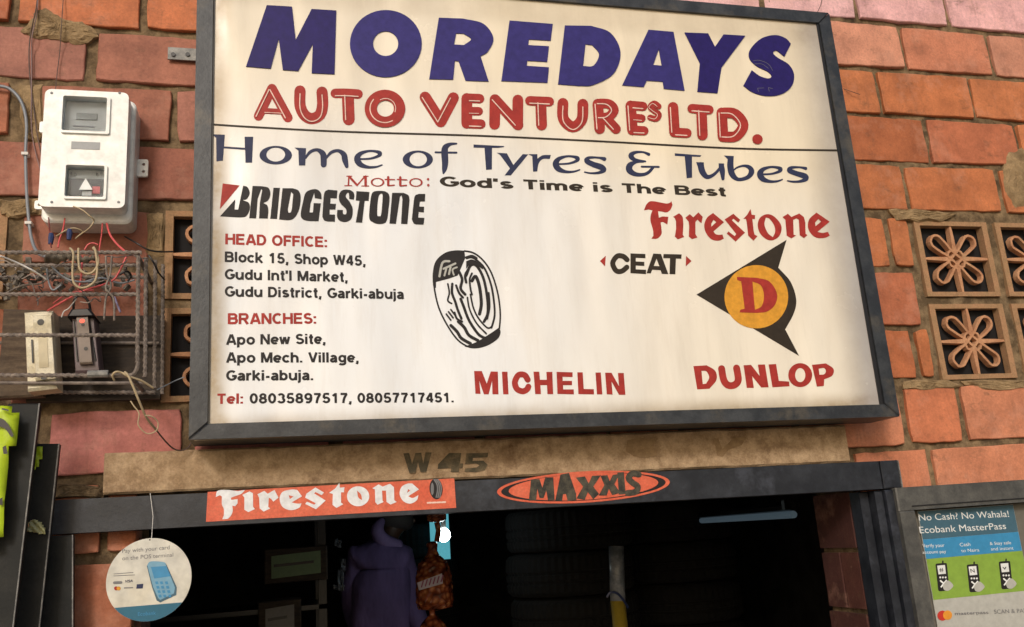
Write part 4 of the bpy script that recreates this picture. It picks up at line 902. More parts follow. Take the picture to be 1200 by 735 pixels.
winU = rrect(u0[0], u1[0], u1[1], u0[1], .004, 2); winL = rrect(v0[0], v1[0], v1[1], v0[1], .004, 2)
cover = rrect(mx0, mx1, mz0, mz1, .015)
MB().add(*fill([cover, winU, winL], (YM-.0+(-.0755))/2, (-.0755-YM)/2, world=True)).build('cover', 'meter', mt)
for wn, dx in ((winU, .008), (winL, .006)):
    mbf = MB().add(*fill([[(x+(dx if x > (wn[0][0]+wn[10][0] if False else (u0[0]+u1[0])/2) else -.002), z_+(.003 if z_ > sum(p[1] for p in wn)/len(wn) else -.006)) for x, z_ in wn], wn], YM-.003, .003, world=True))
    mbf.build('window_bezel', 'meter', mt)
    MB().prism([(x, z_) for x, z_ in wn][::-1], YM+.022, YM+.0226).build('dial_plate', plain('dial_grey', (.40, .40, .38, 1), .5), mt)
    g_ = MB().prism(inset(wn, -.0005)[::-1], YM+.008, YM+.0095).build('window_glass', 'glass', mt)
q0 = Mt(235, 155); q1 = Mt(335, 190)
MB().box(q0[0], q1[0], YM+.019, YM+.0215, q1[1], q0[1]).build('display', plain('lcd', (.10, .11, .10, 1), .3), mt)
q0 = Mt(240, 215); MB().box(q0[0]-.01, q1[0]-.005, YM+.020, YM+.0215, q0[1]-.003, q0[1]).build('display_line', 'grey_print', mt)
q0 = Mt(205, 475); q1 = Mt(365, 575)
MB().box(q0[0], q1[0], YM+.014, YM+.0215, q1[1], q0[1]).build('terminal_block', 'black_pl', mt)
q0 = Mt(315, 515); q1 = Mt(350, 550); MB().box(q0[0], q1[0], YM+.012, YM+.0138, q1[1], q0[1]).build('red_button', 'red_wire', mt)
q0 = Mt(265, 535); q1 = Mt(310, 560); MB().box(q0[0], q1[0], YM+.012, YM+.0138, q1[1], q0[1]).build('label_plate', 'white_wire', mt)
tri = [Mt(252, 536), Mt(318, 536), Mt(285, 480)]; MB().prism(tri, YM+.006, YM+.0075).build('warning_triangle', 'printwhite', mt)
for bx, by in ((205, 440), (225, 445), (330, 445), (350, 440)):
    q0 = Mt(bx, by); MB().box(q0[0], q0[0]+.004, YM+.017, YM+.0215, q0[1]-.006, q0[1]).build('terminal_screw', 'steel_light', mt)
for by in (110, 122, 250): print_('dial_print', [[stroke([(30+215/4.083, 90+by/4.083), (30+(350 if by < 120 else 300)/4.083, 90+by/4.083)], .35)]], 'grey_print', YM+.0216, mt)
for bx, by in ((125, 78), (450, 78), (125, 600), (445, 600)):
    q0 = Mt(bx, by); MB().lathe([(.0035, 0), (.003, .0012)], (0, 0, 0), 10).build('cover_screw', 'grey_print', mt).matrix_basis = Matrix.Translation(Vector((q0[0], YM-.0003, q0[1]))-mt.location) @ Matrix.Rotation(math.pi/2, 4, 'X')
q0 = Mt(220, 310); q1 = Mt(355, 350); MB().box(q0[0], q1[0], YM-.0012, YM+.002, q1[1], q0[1]).build('name_plate', plain('plate_grey', (.25, .26, .27, 1), .4), mt)
for a, b, c, d, holes in ((-.026, .002, 152, 205, 1), (-.026, .002, 540, 582, 1)):
    zt = Mt(50, b)[1]
    o_ = rrect(mx0-.026, mx0+.002, Mt(50, d)[1], Mt(50, c)[1], .004, 2); cxh = mx0-.015; czh = (Mt(50, d)[1]+Mt(50, c)[1])/2
    MB().add(*fill([o_, [(cxh+.004*math.cos(k), czh+.004*math.sin(k)) for k in [i*math.pi/4 for i in range(8)]]], -.05, .004, world=True)).build('mounting_tab', 'meter', mt)
z0_, z1_ = Mt(520, 400)[1], Mt(520, 315)[1]; xr = mx1+.008
MB().add(*fill([rrect(xr, xr+.028, z0_, z1_, .004, 2)]+[[(xr+.017+.004*math.cos(k), zz+.004*math.sin(k)) for k in [i*math.pi/4 for i in range(8)]] for zz in (z0_+.014, z1_-.014)], -.02, .004, world=True)).build('mounting_tab', 'meter', mt)

# ================================================================== REBAR CAGE
YC = -.235
cg = thing('rebar_cage', 'rusty steel rebar cage fixed to the wall below the meter box', 'cage', (W(90, 450, YC)[0], -.12, 2.05))
def P3(x, y, Y): a = W(x, y, Y); return (a[0], Y, a[1])
xL = W(-70, 380, YC)[0]
def hbar(y, x1, Y, x0=-70, r=.0047, rib=.0009, sag=0): MB().tube([P3(x0, y+sag, Y), P3(x1, y, Y)], r, 7, rib, .0065).build('bar', 'rust', cg)
for y, x1 in ((296, 166), (345, 160), (393, 160), (440, 152)): hbar(y, x1, YC+jit(.004))
hbar(311, 160, YC+.12); hbar(325, 170, YC+.19); hbar(449, 170, YC+.10, r=.004, rib=0); hbar(460, 182, YC+.19); hbar(402, 186, -.04, r=.004, rib=0)
for x, y0, y1, Y in ((162, 300, 425, YC-.006), (171, 302, 442, YC+.06), (182, 305, 455, YC+.15), (191, 310, 462, -.03), (-62, 300, 440, YC-.006), (-50, 300, 455, YC+.12)):
    MB().tube([P3(x, y0, Y), P3(x-1, y1, Y)], .0047, 7, .0009, .0065).build('bar', 'rust', cg)
MB().tube(spline([P3(162, 424, YC-.006), P3(160, 433, YC-.006), P3(153, 440, YC-.004), P3(130, 440.5, YC-.008)], 5), .0047, 7).build('bar', 'rust', cg)
for x, y, xb, yb in ((160, 297, 186, 345), (152, 440, 184, 464), (-70, 440, -30, 466), (-70, 297, -30, 345)):
    a = Vector(P3(x, y, YC)); MB().tube([a, a+Vector((0, -YC, 0))], .0047, 7, .0009, .0065).build('bar', 'rust', cg)
MB().tube([P3(103, 438.5, YC-.004), P3(127, 438, YC-.004)], .0085, 9).build('sleeve', 'steel_light', cg)
bd = thing('wooden_board', 'dirty brown wooden board on the wall behind the rebar cage', 'board', (W(90, 420, 0)[0], -.02, 2.05))
q0 = W(38, 372, -.02); q1 = W(188, 468, -.02); MB().box(q0[0], q1[0], -.030, -.008, q1[1], q0[1]).build('back_board', 'wood_dark', bd)
q0 = W(4, 362, -.06); q1 = W(46, 466, -.06)
MB().prism([(q0[0], q1[1]), (q1[0]+.008, q1[1]+.003), (q1[0], q0[1]-.004), (q0[0], q0[1])], -.062, -.032, .004).build('front_plank', 'wood', bd)

# switches in the cage
sw = thing('cream_switch', 'cream plastic changeover switch box standing inside the rebar cage', 'switch', P3(47, 455, -.13))
Ys = -.13
def sq(a, b, c, d, y0, y1, mat, nm, par, bev=.003): MB().prism([W(*d, y0), W(*c, y0), W(*b, y0), W(*a, y0)], y0, y1, bev).build(nm, mat, par)
sq((28, 366), (62, 364), (67, 455), (32, 459), Ys, -.07, 'cream', 'case', sw, .005)
sq((38, 369), (60, 368), (65, 443), (41, 446), Ys-.014, Ys-.0005, 'cream', 'cover', sw, .004)
c = W(47.5, 377.5, Ys-.016); print_('round_hole', [[[(c[0]+.0075*math.cos(k*math.pi/8), c[1]+.0075*math.sin(k*math.pi/8)) for k in range(16)]]], 'black_pl', Ys-.0146, sw, world=True)
c = W(51, 443, Ys-.016); print_('round_hole', [[[(c[0]+.006*math.cos(k*math.pi/8), c[1]+.004*math.sin(k*math.pi/8)) for k in range(16)]]], 'black_pl', Ys-.0146, sw, world=True)
sq((44.5, 388), (54.5, 387.5), (57, 430), (46, 431), Ys-.0152, Ys-.0142, plain('cream_inset', (.58, .50, .33, 1), .5), 'inset_panel', sw, 0)
sq((36.3, 398), (38.2, 398), (39.4, 425), (37.5, 425), Ys-.0035, Ys-.0005, 'black_pl', 'slot', sw, 0)
sw = thing('brown_switch', 'brown and purple plastic switch with red light and black cap in the cage', 'switch', P3(100, 435, -.13))
sq((84, 372), (110, 371), (117, 436), (88, 437), Ys, -.07, 'pvc', 'case', sw, .004)
sq((89, 371), (103, 370), (108.5, 426), (93, 427), Ys-.013, Ys-.0005, plain('taupe_plastic', (.20, .15, .12, 1), .4), 'cover', sw, .003)
sq((78, 371), (83, 362), (105, 361), (111, 370), Ys-.018, -.07, 'black_pl', 'cap', sw, .004)
c = W(96, 376, Ys-.015); print_('indicator_light', [[[(c[0]+.006*math.cos(k*math.pi/6), c[1]+.005*math.sin(k*math.pi/6)) for k in range(12)]]], plain('red_indicator', (.6, .05, .03, 1), .4, ((1, .08, .04, 1), 1.6)), Ys-.0136, sw, world=True)
for cc, rr in (((97, 380.5), .0038), ((100.5, 408.5), .0045)):
    c = W(*cc, Ys-.015); print_('screw_hole', [[[(c[0]+rr*math.cos(k*math.pi/6), c[1]+rr*math.sin(k*math.pi/6)) for k in range(12)]]], 'black_pl', Ys-.0140, sw, world=True)
for a, b in (((86.5, 376), (91, 424)), ((104, 374), (112, 423))):
    MB().tube([P3(*a, Ys-.001), P3(*b, Ys-.001)], .0022, 5).build('groove', 'black_pl', sw)

# ================================================================== WIRES
def wire(label, pts, r, mat, name='wire', group=None, cat='wire', n=7):
    P = spline([P3(x, y, Y) for x, y, Y in pts], n)
    me = MB().tube(P, r, 6).mesh(name)
    return link(name, me, mat, None, label=label, cat=cat, group=group, smooth=True)
wire('grey cable bending down the bricks from the left edge to the cage', [(-40, 98, -.02), (0, 101, -.02), (15, 107, -.02), (26, 122, -.02), (31, 145, -.02), (30, 180, -.02), (31, 220, -.02), (33, 250, -.02), (37, 280, -.03), (45, 297, -.06), (60, 302, -.12)], .0042, 'grey_wire', 'grey_cable', cat='cable')
for (x, y) in ((30, 181), (34, 262)):
    a = P3(x, y, -.02); mb = MB().box(a[0]-.008, a[0]+.007, -.028, -.002, a[2]-.0035, a[2]+.0035); o = mb.build('cable_clip', 'white_wire'); o['label'] = ('upper' if y < 200 else 'lower')+' pale clip holding the grey cable to the bricks'; o['category'] = 'clip'
wire('thick dark twin wire hanging from the top edge left of the meter', [(46, -30, -.012), (43, 5, -.012), (40, 20, -.03), (36, 40, -.014), (34, 60, -.012), (35, 90, -.012), (40, 130, -.012), (45, 165, -.03), (52, 195, -.04)], .0017, 'thin_wire')
wire('thinner brown wire hanging close beside the dark twin wire', [(44, -30, -.012), (44, 10, -.012), (38, 40, -.026), (37, 60, -.012), (37, 100, -.012), (37, 150, -.012), (42, 180, -.012), (52, 214, -.04)], .0014, plain('mauve_wire', (.22, .14, .14, 1), .5))
wire('thin brown wire dropping behind the top of the meter box', [(76, -30, -.012), (74, 0, -.012), (72, 30, -.026), (70, 60, -.012), (67, 85, -.012), (65, 106, -.03)], .0012, 'thin_wire')
wire('thin dark wire poking up over the top right corner of the sign', [(957, 16, -.10), (961, 8, -.06), (963, 0, -.02), (966, -25, -.01)], .0011, 'thin_wire')
wire('short dark wire stuck in the brick right of the sign', [(988, 104, -.004), (997, 107, -.016), (1008, 111, -.02)], .001, 'thin_wire')
wire('black wire sagging from the meter to the vent block', [(146, 277, -.03), (160, 285, -.05), (172, 292, -.05), (185, 295, -.04), (203, 295, -.02)], .0022, 'black_pl')
wire('black wire bending over the cage right of the bundle', [(174, 299, -.10), (180, 308, -.10), (186, 320, -.08), (193, 328, -.04)], .0022, 'black_pl')
wire('tan wire curling out of the meter bottom over its front', [(86, 242, -.13), (96, 246, -.14), (106, 254, -.14), (110, 259, -.13), (104, 268, -.13), (94, 275, -.12), (88, 280, -.12)], .0017, 'tan_wire')
wire('pale tan wire joined to a blue taped knot under the meter', [(66, 277, -.12), (74, 272, -.13), (82, 268, -.13), (90, 268, -.13), (97, 272, -.12), (93, 276, -.12)], .002, 'tan_wire')
wire('red wire running straight down from the right of the meter', [(125, 262, -.08), (129, 275, -.12), (137, 286, -.14), (148, 296, -.16)], .0026, 'red_wire')
wire('thin red wire dropping beside the long red wire', [(120, 262, -.08), (119, 275, -.10), (117, 288, -.12), (116, 300, -.14)], .0018, 'red_wire')
wire('red arched wire rising over the cage top bar', [(99, 293, -.15), (103, 287, -.15), (109, 285, -.15), (115, 287, -.15)], .002, 'red_wire')
wire('red wire leaving the blue knot towards the bundle', [(76, 256, -.08), (74, 268, -.12), (70, 280, -.13), (68, 290, -.16)], .0019, 'red_wire')
wire('dark red wire dropping from the left of the meter', [(57, 255, -.08), (58, 268, -.10), (59, 280, -.12), (60, 290, -.15)], .0017, plain('dark_red_wire', (.16, .03, .03, 1), .5))
wire('red wire crossing the cage middle down to the cream switch', [(148, 301, -.15), (140, 318, -.15), (133, 328, -.15), (120, 334, -.16), (100, 340, -.17), (80, 350, -.16), (66, 358, -.15), (56, 364, -.13)], .0024, 'red_wire')
wire('red wire hanging behind the tan loops in the cage', [(96, 300, -.16), (96, 312, -.17), (95, 325, -.17), (92, 340, -.17)], .0024, 'red_wire')
wire('thin red wire low behind the cage down to the switch', [(110, 340, -.10), (90, 342, -.10), (76, 346, -.10), (62, 356, -.10)], .0017, 'red_wire')
wire('outer tan loop of wire hanging over the cage top bar', [(82, 291, -.26), (86, 297, -.265), (85, 315, -.26), (86, 330, -.26), (93, 337, -.26), (103, 336, -.26), (112, 328, -.26), (114, 312, -.26), (112, 295, -.26), (110, 290, -.24)], .0027, 'tan_wire')
wire('inner tan loop of wire hanging over the cage top bar', [(92, 291, -.255), (92, 305, -.26), (94, 316, -.26), (102, 321, -.26), (110, 318, -.26), (115, 308, -.26), (113, 296, -.255), (109, 291, -.24)], .0027, 'tan_wire')
wire('grey twisted wire hanging from the cage top with a split end', [(124, 300, -.25), (125, 320, -.25), (130, 335, -.25), (124, 350, -.25), (122, 375, -.25)], .0025, 'rust')
wire('grey twisted wire crossing the first one and ending lower', [(131, 300, -.252), (129, 322, -.252), (124, 338, -.258), (133, 350, -.252), (134, 376, -.252)], .0025, 'rust')
wire('tan bent wire hooked over the cage bottom corner', [(134, 446, -.24), (132, 440, -.25), (136, 436, -.255), (143, 437, -.25), (150, 441, -.25), (165, 446, -.24), (180, 455, -.22)], .0026, 'tan_wire')
wire('stiff tan wire slanting down from the cage corner', [(146, 436, -.26), (150, 440, -.262), (156, 453, -.26), (163, 470, -.25), (172, 490, -.22), (184, 505, -.17)], .0028, 'tan_wire')
wire('curly tan wire looping below the cage corner', [(153, 470, -.24), (157, 476, -.24), (163, 485, -.24), (162, 498, -.24), (172, 508, -.23), (183, 505, -.23), (185, 495, -.23), (178, 488, -.24), (170, 487, -.24)], .0015, 'tan_wire')
wire('thin brown wire drooping from the cage to the lower sign corner', [(184, 505, -.17), (192, 515, -.12), (202, 525, -.08), (212, 528, -.06), (222, 523, -.05), (226, 510, -.04)], .0018, 'thin_wire')
wire('grey thin wire sticking out over the lower vent block', [(184, 457, -.16), (196, 451, -.14), (206, 446, -.12), (216, 442, -.12)], .0014, 'grey_wire')
wire('black cord loop standing on the black switch cap', [(86, 364, -.13), (87, 352, -.14), (92, 347, -.14), (99, 348, -.14), (104, 355, -.14), (106, 364, -.13)], .003, 'black_pl')
wire('thin white wire curling left of the brown switch', [(72, 372, -.15), (75, 365, -.15), (80, 362, -.15), (85, 356, -.15), (90, 350, -.15)], .0015, 'white_wire')
wire('violet wire strand hanging behind the crossing wires', [(134, 348, -.2), (137, 356, -.2), (141, 366, -.2)], .0025, plain('violet_wire', (.3, .26, .42, 1), .5))
for i, pts in enumerate(([(60, 312, -.2), (75, 325, -.19), (90, 330, -.19), (110, 330, -.18)], [(0, 300, -.2), (20, 308, -.18), (40, 318, -.18), (55, 328, -.17)], [(55, 315, -.18), (57, 330, -.17), (62, 340, -.17), (72, 334, -.17)],
                         [(140, 322, -.12), (148, 318, -.12), (153, 322, -.1), (150, 330, -.1)], [(5, 345, -.15), (25, 335, -.15), (48, 332, -.15), (60, 322, -.15)], [(100, 330, -.12), (120, 326, -.12), (140, 332, -.1), (158, 328, -.1)])):
    wire(('grey scrap wire lying in the cage under the bundle', 'pale scrap wire at the left end of the cage', 'thin looped grey wire hanging under the bundle', 'short black curl of wire near the cage right side', 'long pale scrap wire in the cage left half', 'flat grey scrap wire in the cage right half')[i], pts, .0022 if i != 3 else .0026, ('grey_wire', 'white_wire', 'grey_wire', 'black_pl', 'rust', 'grey_wire')[i])
for i, (x, y) in enumerate(((59.5, 280), (81, 275))):
    a = Vector(P3(x, y, -.13)); o = MB().tube([a+Vector((0, 0, .014)), a+Vector((.001, 0, .004)), a-Vector((0, 0, .013))], lambda u: .005+.002*math.sin(3*u), 8).build('taped_joint', 'blue_tape')
    o['label'] = ('left', 'right')[i]+' blue taped wire joint under the meter box'; o['category'] = 'wire joint'
# rolled cloth bundle on the cage
bnd = []
for k in range(9): bnd.append(P3(55+k*7, 301+2*math.sin(k*1.3)+(k*.3), YC+.03))
o = MB().tube(spline(bnd, 4), lambda u: .013*(1-.55*u)+.0025*math.sin(u*40), 9, cap=True).build('rag_bundle', worn('dirty_cloth', (.09, .07, .05, 1), (.2, .165, .12, 1), 50, .4, .6, .9, .8), smooth=True)
o['label'] = 'grey brown twisted rag lying along the cage top bar'; o['category'] = 'rag'
# rubble and dust caught behind the cage
mb = MB()
for k in range(60):
    x = random.uniform(0, 152); y = random.gauss(325, 9)
    if not 300 < y < 352: continue
    a = P3(x, y, random.uniform(-.10, -.02)); s = random.uniform(.004, .011); th = random.uniform(0, 3)
    rot = Matrix.Rotation(th, 3, 'Y') @ Matrix.Rotation(random.uniform(-1, 1), 3, 'X')
    mb.box(a[0]-s, a[0]+s, a[1]-s*.5, a[1]+s*.5, a[2]-s*.6, a[2]+s*.6, rot, a)
o = mb.build('debris', worn('mixed_debris', (.07, .06, .05, 1), (.26, .23, .19, 1), 30, .42, .6, .95, .8), kind='stuff'); o['label'] = 'grey brown litter and cement crumbs caught behind the rebar cage'; o['category'] = 'debris'

mb = MB(); rr = random.Random(11)
for k in range(20):
    x, y = rr.uniform(-10, 150), rr.uniform(300, 350); Yk = rr.uniform(-.20, -.04); pts = []
    dx, dy = rr.uniform(-9, 14), rr.uniform(-5, 7)
    for q_ in range(rr.randint(3, 6)):
        pts.append(P3(x, max(298, min(362, y)), Yk)); x += dx+rr.uniform(-7, 7); y += dy+rr.uniform(-8, 8); Yk += rr.uniform(-.02, .02)
    mb.add(MB().tube(spline(pts, 5), rr.choice((.0011, .0014, .0019)), 5).v, [])
    # faces of the last tube are rebuilt with the right offset
    tb_ = MB().tube(spline(pts, 5), .0014, 5); mb.v = mb.v[:-len(tb_.v)]; mb.add(tb_.v, tb_.f)
o = mb.build('wire_tangle', worn('dusty_wire', (.07, .055, .05, 1), (.34, .28, .24, 1), 9, .42, .58, .7, .2), kind='stuff'); o['label'] = 'tangle of thin dusty wires filling the upper rebar cage'; o['category'] = 'wires'

# ================================================================== LEFT CORNER: steel strips, lime packaging
def leaning(label, top, bot, w0, Y, mat='soot_steel', th=.03):
    """flat steel section leaning against the frame: top/bottom pixel of its right edge"""
    a = W(*top, Y); b = W(*bot, Y); d = (b[0]-a[0], b[1]-a[1]); L_ = math.hypot(*d); k = 2.0
    b = (a[0]+d[0]*((a[1]-.0)/(a[1]-b[1])), 0.0)
    o = thing('steel_section', label, 'steel bar', (b[0], Y, 0))
    MB().prism([(b[0]-w0, 0), (b[0], 0), a, (a[0]-w0, a[1]+.002)], Y, Y+th, .002).build('face', mat, o)
    MB().prism([(b[0]+.0006, .0), (b[0]+.003, .0), (a[0]+.003, a[1]), (a[0]+.0006, a[1])], Y-.001, Y+.004).build('edge', 'steel_light', o)
leaning('taller dark steel section leaning at the far left beside lime packaging', (45, 473), (14, 735), .060, -.20)
leaning('shorter dark steel section leaning right of the taller one', (68, 520), (45, 735), .046, -.13)
leaning('dark steel section low behind the two leaning ones', (84, 627), (84, 735), .12, -.075)
lm = thing('lime_packaging', 'bright lime green plastic sheet with black print behind the steel sections', 'packaging', P3(5, 620, -.09))
def sheet(nm, pts, Y, mat, amp=.006):
    """gently crumpled sheet"""
    P = [W(x, y, Y) for x, y in pts]; xs = [p[0] for p in P]; zs = [p[1] for p in P]
    v, f = fill([P], Y, 0, world=True); mb = MB()
    nx, nz = 9, 22; x0, x1, z0, z1 = min(xs), max(xs), min(zs), max(zs)
    def inside(x, z):
        c = False
        for i in range(len(P)):
            (xa, za), (xb, zb) = P[i-1], P[i]
            if (za > z) != (zb > z) and x < (xb-xa)*(z-za)/(zb-za)+xa: c = not c
        return c
    V = [(x0+(x1-x0)*i/nx, Y+amp*math.sin(i*1.7+j*.6)+jit(.002), z0+(z1-z0)*j/nz) for j in range(nz+1) for i in range(nx+1)]
    Fc = [(j*(nx+1)+i, j*(nx+1)+i+1, (j+1)*(nx+1)+i+1, (j+1)*(nx+1)+i) for j in range(nz) for i in range(nx) if inside(x0+(x1-x0)*(i+.5)/nx, z0+(z1-z0)*(j+.5)/nz)]
    o = mb.add(V, Fc).build(nm, mat, lm, smooth=True); md = o.modifiers.new('t', 'SOLIDIFY'); md.thickness = .0015
sheet('sheet', [(-60, 470), (-20, 472), (5, 475), (16, 482), (21, 500), (18, 515), (10, 535), (8, 560), (8, 600), (5, 622), (-3, 634), (-60, 650)], -.235, 'lime')
sheet('sheet', [(20, 520), (50, 524), (49, 534), (43, 548), (36, 552), (20, 552)], -.145, 'lime', .002)
for p_ in (curvy([(-10, 489), (3, 491, 1), (10, 498, 1), (16, 510), (13, 512, 1), (5, 502, 1), (-10, 498)]), [(2, 478), (10, 480), (10, 482), (2, 480)], [(3, 524), (7, 522), (9, 532), (4, 532)], [(-2, 585), (3, 583), (3, 592), (-2, 592)]): print_('black_print', [[p_]], 'black_pl', -.247, lm)
cp = thing('plastic_scrap', 'small crumpled clear yellowish plastic scrap between steel sections', 'plastic', P3(42, 620, -.15))
lm = cp
sheet('scrap', [(33, 612), (40, 608), (48, 612), (53, 620), (52, 626), (40, 624), (32, 623)], -.148, plain('yellowish_clear', (.34, .34, .17, 1), .2), .003)

# ================================================================== HANGING DISC
YD = -.10
c0 = W(175, 679, YD); rad = (W(225, 679, YD)[0]-W(125, 679, YD)[0])/2
dc = thing('hanging_disc', 'round white Pay with your card board hanging on a string from header', 'hanging sign', (c0[0], YD, c0[1]))
MB().add(*fill([[(c0[0]+rad*math.cos(k*math.pi/32), c0[1]+1.0*rad*math.sin(k*math.pi/32)) for k in range(64)]], YD, .0015, world=True)).build('board', 'disc', dc)
MB().tube([P3(176, 578, -.062), (c0[0]+.001, -.075, c0[1]+rad+.05), (c0[0]+.002, YD, c0[1]+rad-.008)], .0008, 5).build('string', 'white_wire', dc)
Dd = lambda p: crop(100, 600, 5.444, p); YB = YD-.0021
import itertools
def clipband():
    l = W(*Dd([(180, 612)])[0], YB); r = W(*Dd([(640, 572)])[0], YB); out = []
    for k in range(0, 181):
        a = math.pi+math.pi*k/180; x = c0[0]+rad*.997*math.cos(a); z_ = c0[1]+rad*.997*math.sin(a)
        if z_ < l[1]+(r[1]-l[1])*(x-l[0])/(r[0]-l[0]): out.append((x, z_))
    return out
print_('teal_band', [[clipband()]], 'teal', YB, dc, world=True)
text('disc_lettering', 'Pay with your card', Dd([(235, 262)])[0], Dd([(537, 238)])[0], 5.0, 'grey_print', YB, dc, bold=-.002)
text('disc_lettering', 'on the POS terminal', Dd([(235, 309)])[0], Dd([(560, 285)])[0], 5.0, 'grey_print', YB, dc, bold=-.002)
text('disc_lettering', 'Ecobank', Dd([(335, 664)])[0], Dd([(450, 655)])[0], 4.6, 'sky_print', YB-.0006, dc, bold=0)
print_('terminal_shadow', [[curvy(Dd([(392, 345), (415, 318, 1), (500, 322, 1), (520, 340), (583, 480), (580, 530), (478, 578), (455, 565), (425, 480)]))]], 'deep_print', YB, dc)
print_('terminal_picture', [[curvy(Dd([(395, 338), (418, 316, 1), (500, 320, 1), (516, 342), (572, 482), (565, 520), (478, 562), (465, 550), (432, 478)]))]], 'phone_blue', YB-.0004, dc)
print_('terminal_screen', [[Dd([(418, 352), (515, 345), (545, 410), (440, 425)])]]+[[Dd([(445+d+e*7, 445+e*28), (462+d+e*7, 443+e*28), (467+d+e*7, 460+e*28), (450+d+e*7, 462+e*28)])] for d in (0, 30, 62) for e in (0, 1, 2, 3)], 'sky_print', YB-.0008, dc)
print_('small_print', [[stroke(Dd([(182, 396), (305, 386)]), .35)], [stroke(Dd([(182, 408), (315, 402)]), .35)], [stroke(Dd([(185, 452), (228, 450)]), 1.6)], [stroke(Dd([(250, 485), (302, 483)]), .7)]], 'grey_print', YB, dc)
text('disc_lettering', 'VISA', Dd([(250, 452)])[0], Dd([(302, 447)])[0], 3.2, 'slate', YB, dc, bold=.02, shear=.2)
print_('card_logo', [[Dd([(328, 462), (370, 458), (366, 488), (325, 490)])]], 'slate', YB, dc)
print_('card_logo', [[Dd(ell(196, 488, 13, 13, 16))]], 'red', YB-.0002, dc); print_('card_logo', [[Dd(ell(212, 488, 13, 13, 16))]], 'ochre', YB-.0004, dc)
print_('punched_hole', [[Dd(ell(411, 178, 5, 5, 10))]], 'black_pl', YB, dc)

# ================================================================== POSTER IN ITS FRAME
YQ = -.062
pf = thing('poster_frame', 'grey steel poster frame on the wall right of the doorway', 'frame', (2.1, YQ, 1.3))
fx0 = W(1048, 580, YQ)[0]; fzt = W(1125, 567, YQ)[1]; fwl = W(1069, 600, YQ)[0]-fx0; fh = fzt-W(1125, 594, YQ)[1]
x1 = fx0+.62
MB().prism([(fx0, fzt-fh), (x1, fzt-fh), (x1, fzt), (fx0, fzt)], YQ-.01, 0, .003).build('frame_bar', 'frame_grey', pf)
MB().prism([(fx0, .75), (fx0+fwl, .75), (fx0+fwl, fzt-fh-.0006), (fx0, fzt-fh-.0006)], YQ-.011, 0, .003).build('frame_bar', 'frame_grey', pf)
MB().prism([(x1-fwl, .75), (x1, .75), (x1, fzt-fh-.0006), (x1-fwl, fzt-fh-.0006)], YQ-.011, 0, .003).build('frame_bar', 'frame_grey', pf)
MB().prism([(fx0+fwl, .75), (x1-fwl, .75), (x1-fwl, .78), (fx0+fwl, .78)], YQ-.011, 0, .003).build('frame_bar', 'frame_grey', pf)
MB().box(fx0+fwl+.002, x1-fwl-.002, -.034, -.004, .78, fzt-fh-.002).build('backing_board', plain('taupe_board', (.13, .12, .10, 1), .8), pf)
MB().prism([(fx0+fwl-.006, fzt-fh+.010), (x1-.01, fzt-fh+.010), (x1-.01, fzt-fh+.013), (fx0+fwl-.006, fzt-fh+.013)], YQ-.0125, YQ-.009).build('groove_strip', 'black_pl', pf)
YT = -.040
Pp = lambda p: crop(1060, 590, 5.07, p)
po = thing('poster', 'blue and green bank poster with three phone pictures inside the frame', 'poster', (2.0, YT, 1.4))
tlc = W(*Pp([(70, 20)])[0], YT); trc = W(*Pp([(636, 0)])[0], YT)
px0, px1_, pz = tlc[0]+.001, trc[0]+.004, fzt-fh-.004
def zrow(y): a = W(*Pp([(120, y)])[0], YT); return a[1]
zb1 = zrow(213); zb2 = zrow(331); zb3 = zrow(579)
MB().box(px0, px1_, YT, YT+.002, .82, pz).build('paper', 'paper', po)
YU = YT-.0006
def rect(x0, x1, z0, z1): return [(x0, z0), (x1, z0), (x1, z1), (x0, z1)]
print_('header_band', [[rect(px0+.001, px1_-.001, zb1, pz-.001)]], 'deep_print', YU, po, world=True)
print_('blue_band', [[rect(px0+.001, px1_-.001, zb2, zb1-.0004)]], 'sky_print', YU, po, world=True)
print_('green_band', [[rect(px0+.001, px1_-.001, zb3, zb2-.0004)]], 'green_print', YU, po, world=True)
YV = YU-.0005
tt = lambda s, a, b, cap, mat='printwhite', bold=.0: text('poster_lettering', s, Pp([a])[0], Pp([b])[0], cap/5.07, mat, YV, po, bold=bold)
tt('No Cash? No Wahala!', (88, 103), (622, 80), 42); tt('Ecobank MasterPass', (92, 178), (605, 152), 42)
tt('Verify your', (108, 262), (238, 258), 22, bold=.0); tt('account pay', (108, 300), (248, 294), 20, bold=.0)
tt('Cash', (330, 256), (392, 252), 22, bold=.0); tt('to Naira', (338, 290), (445, 285), 20, bold=.0)
tt('& Stay safe', (508, 248), (634, 242), 20, bold=.0); tt('and instant', (515, 280), (648, 274), 20, bold=.0)
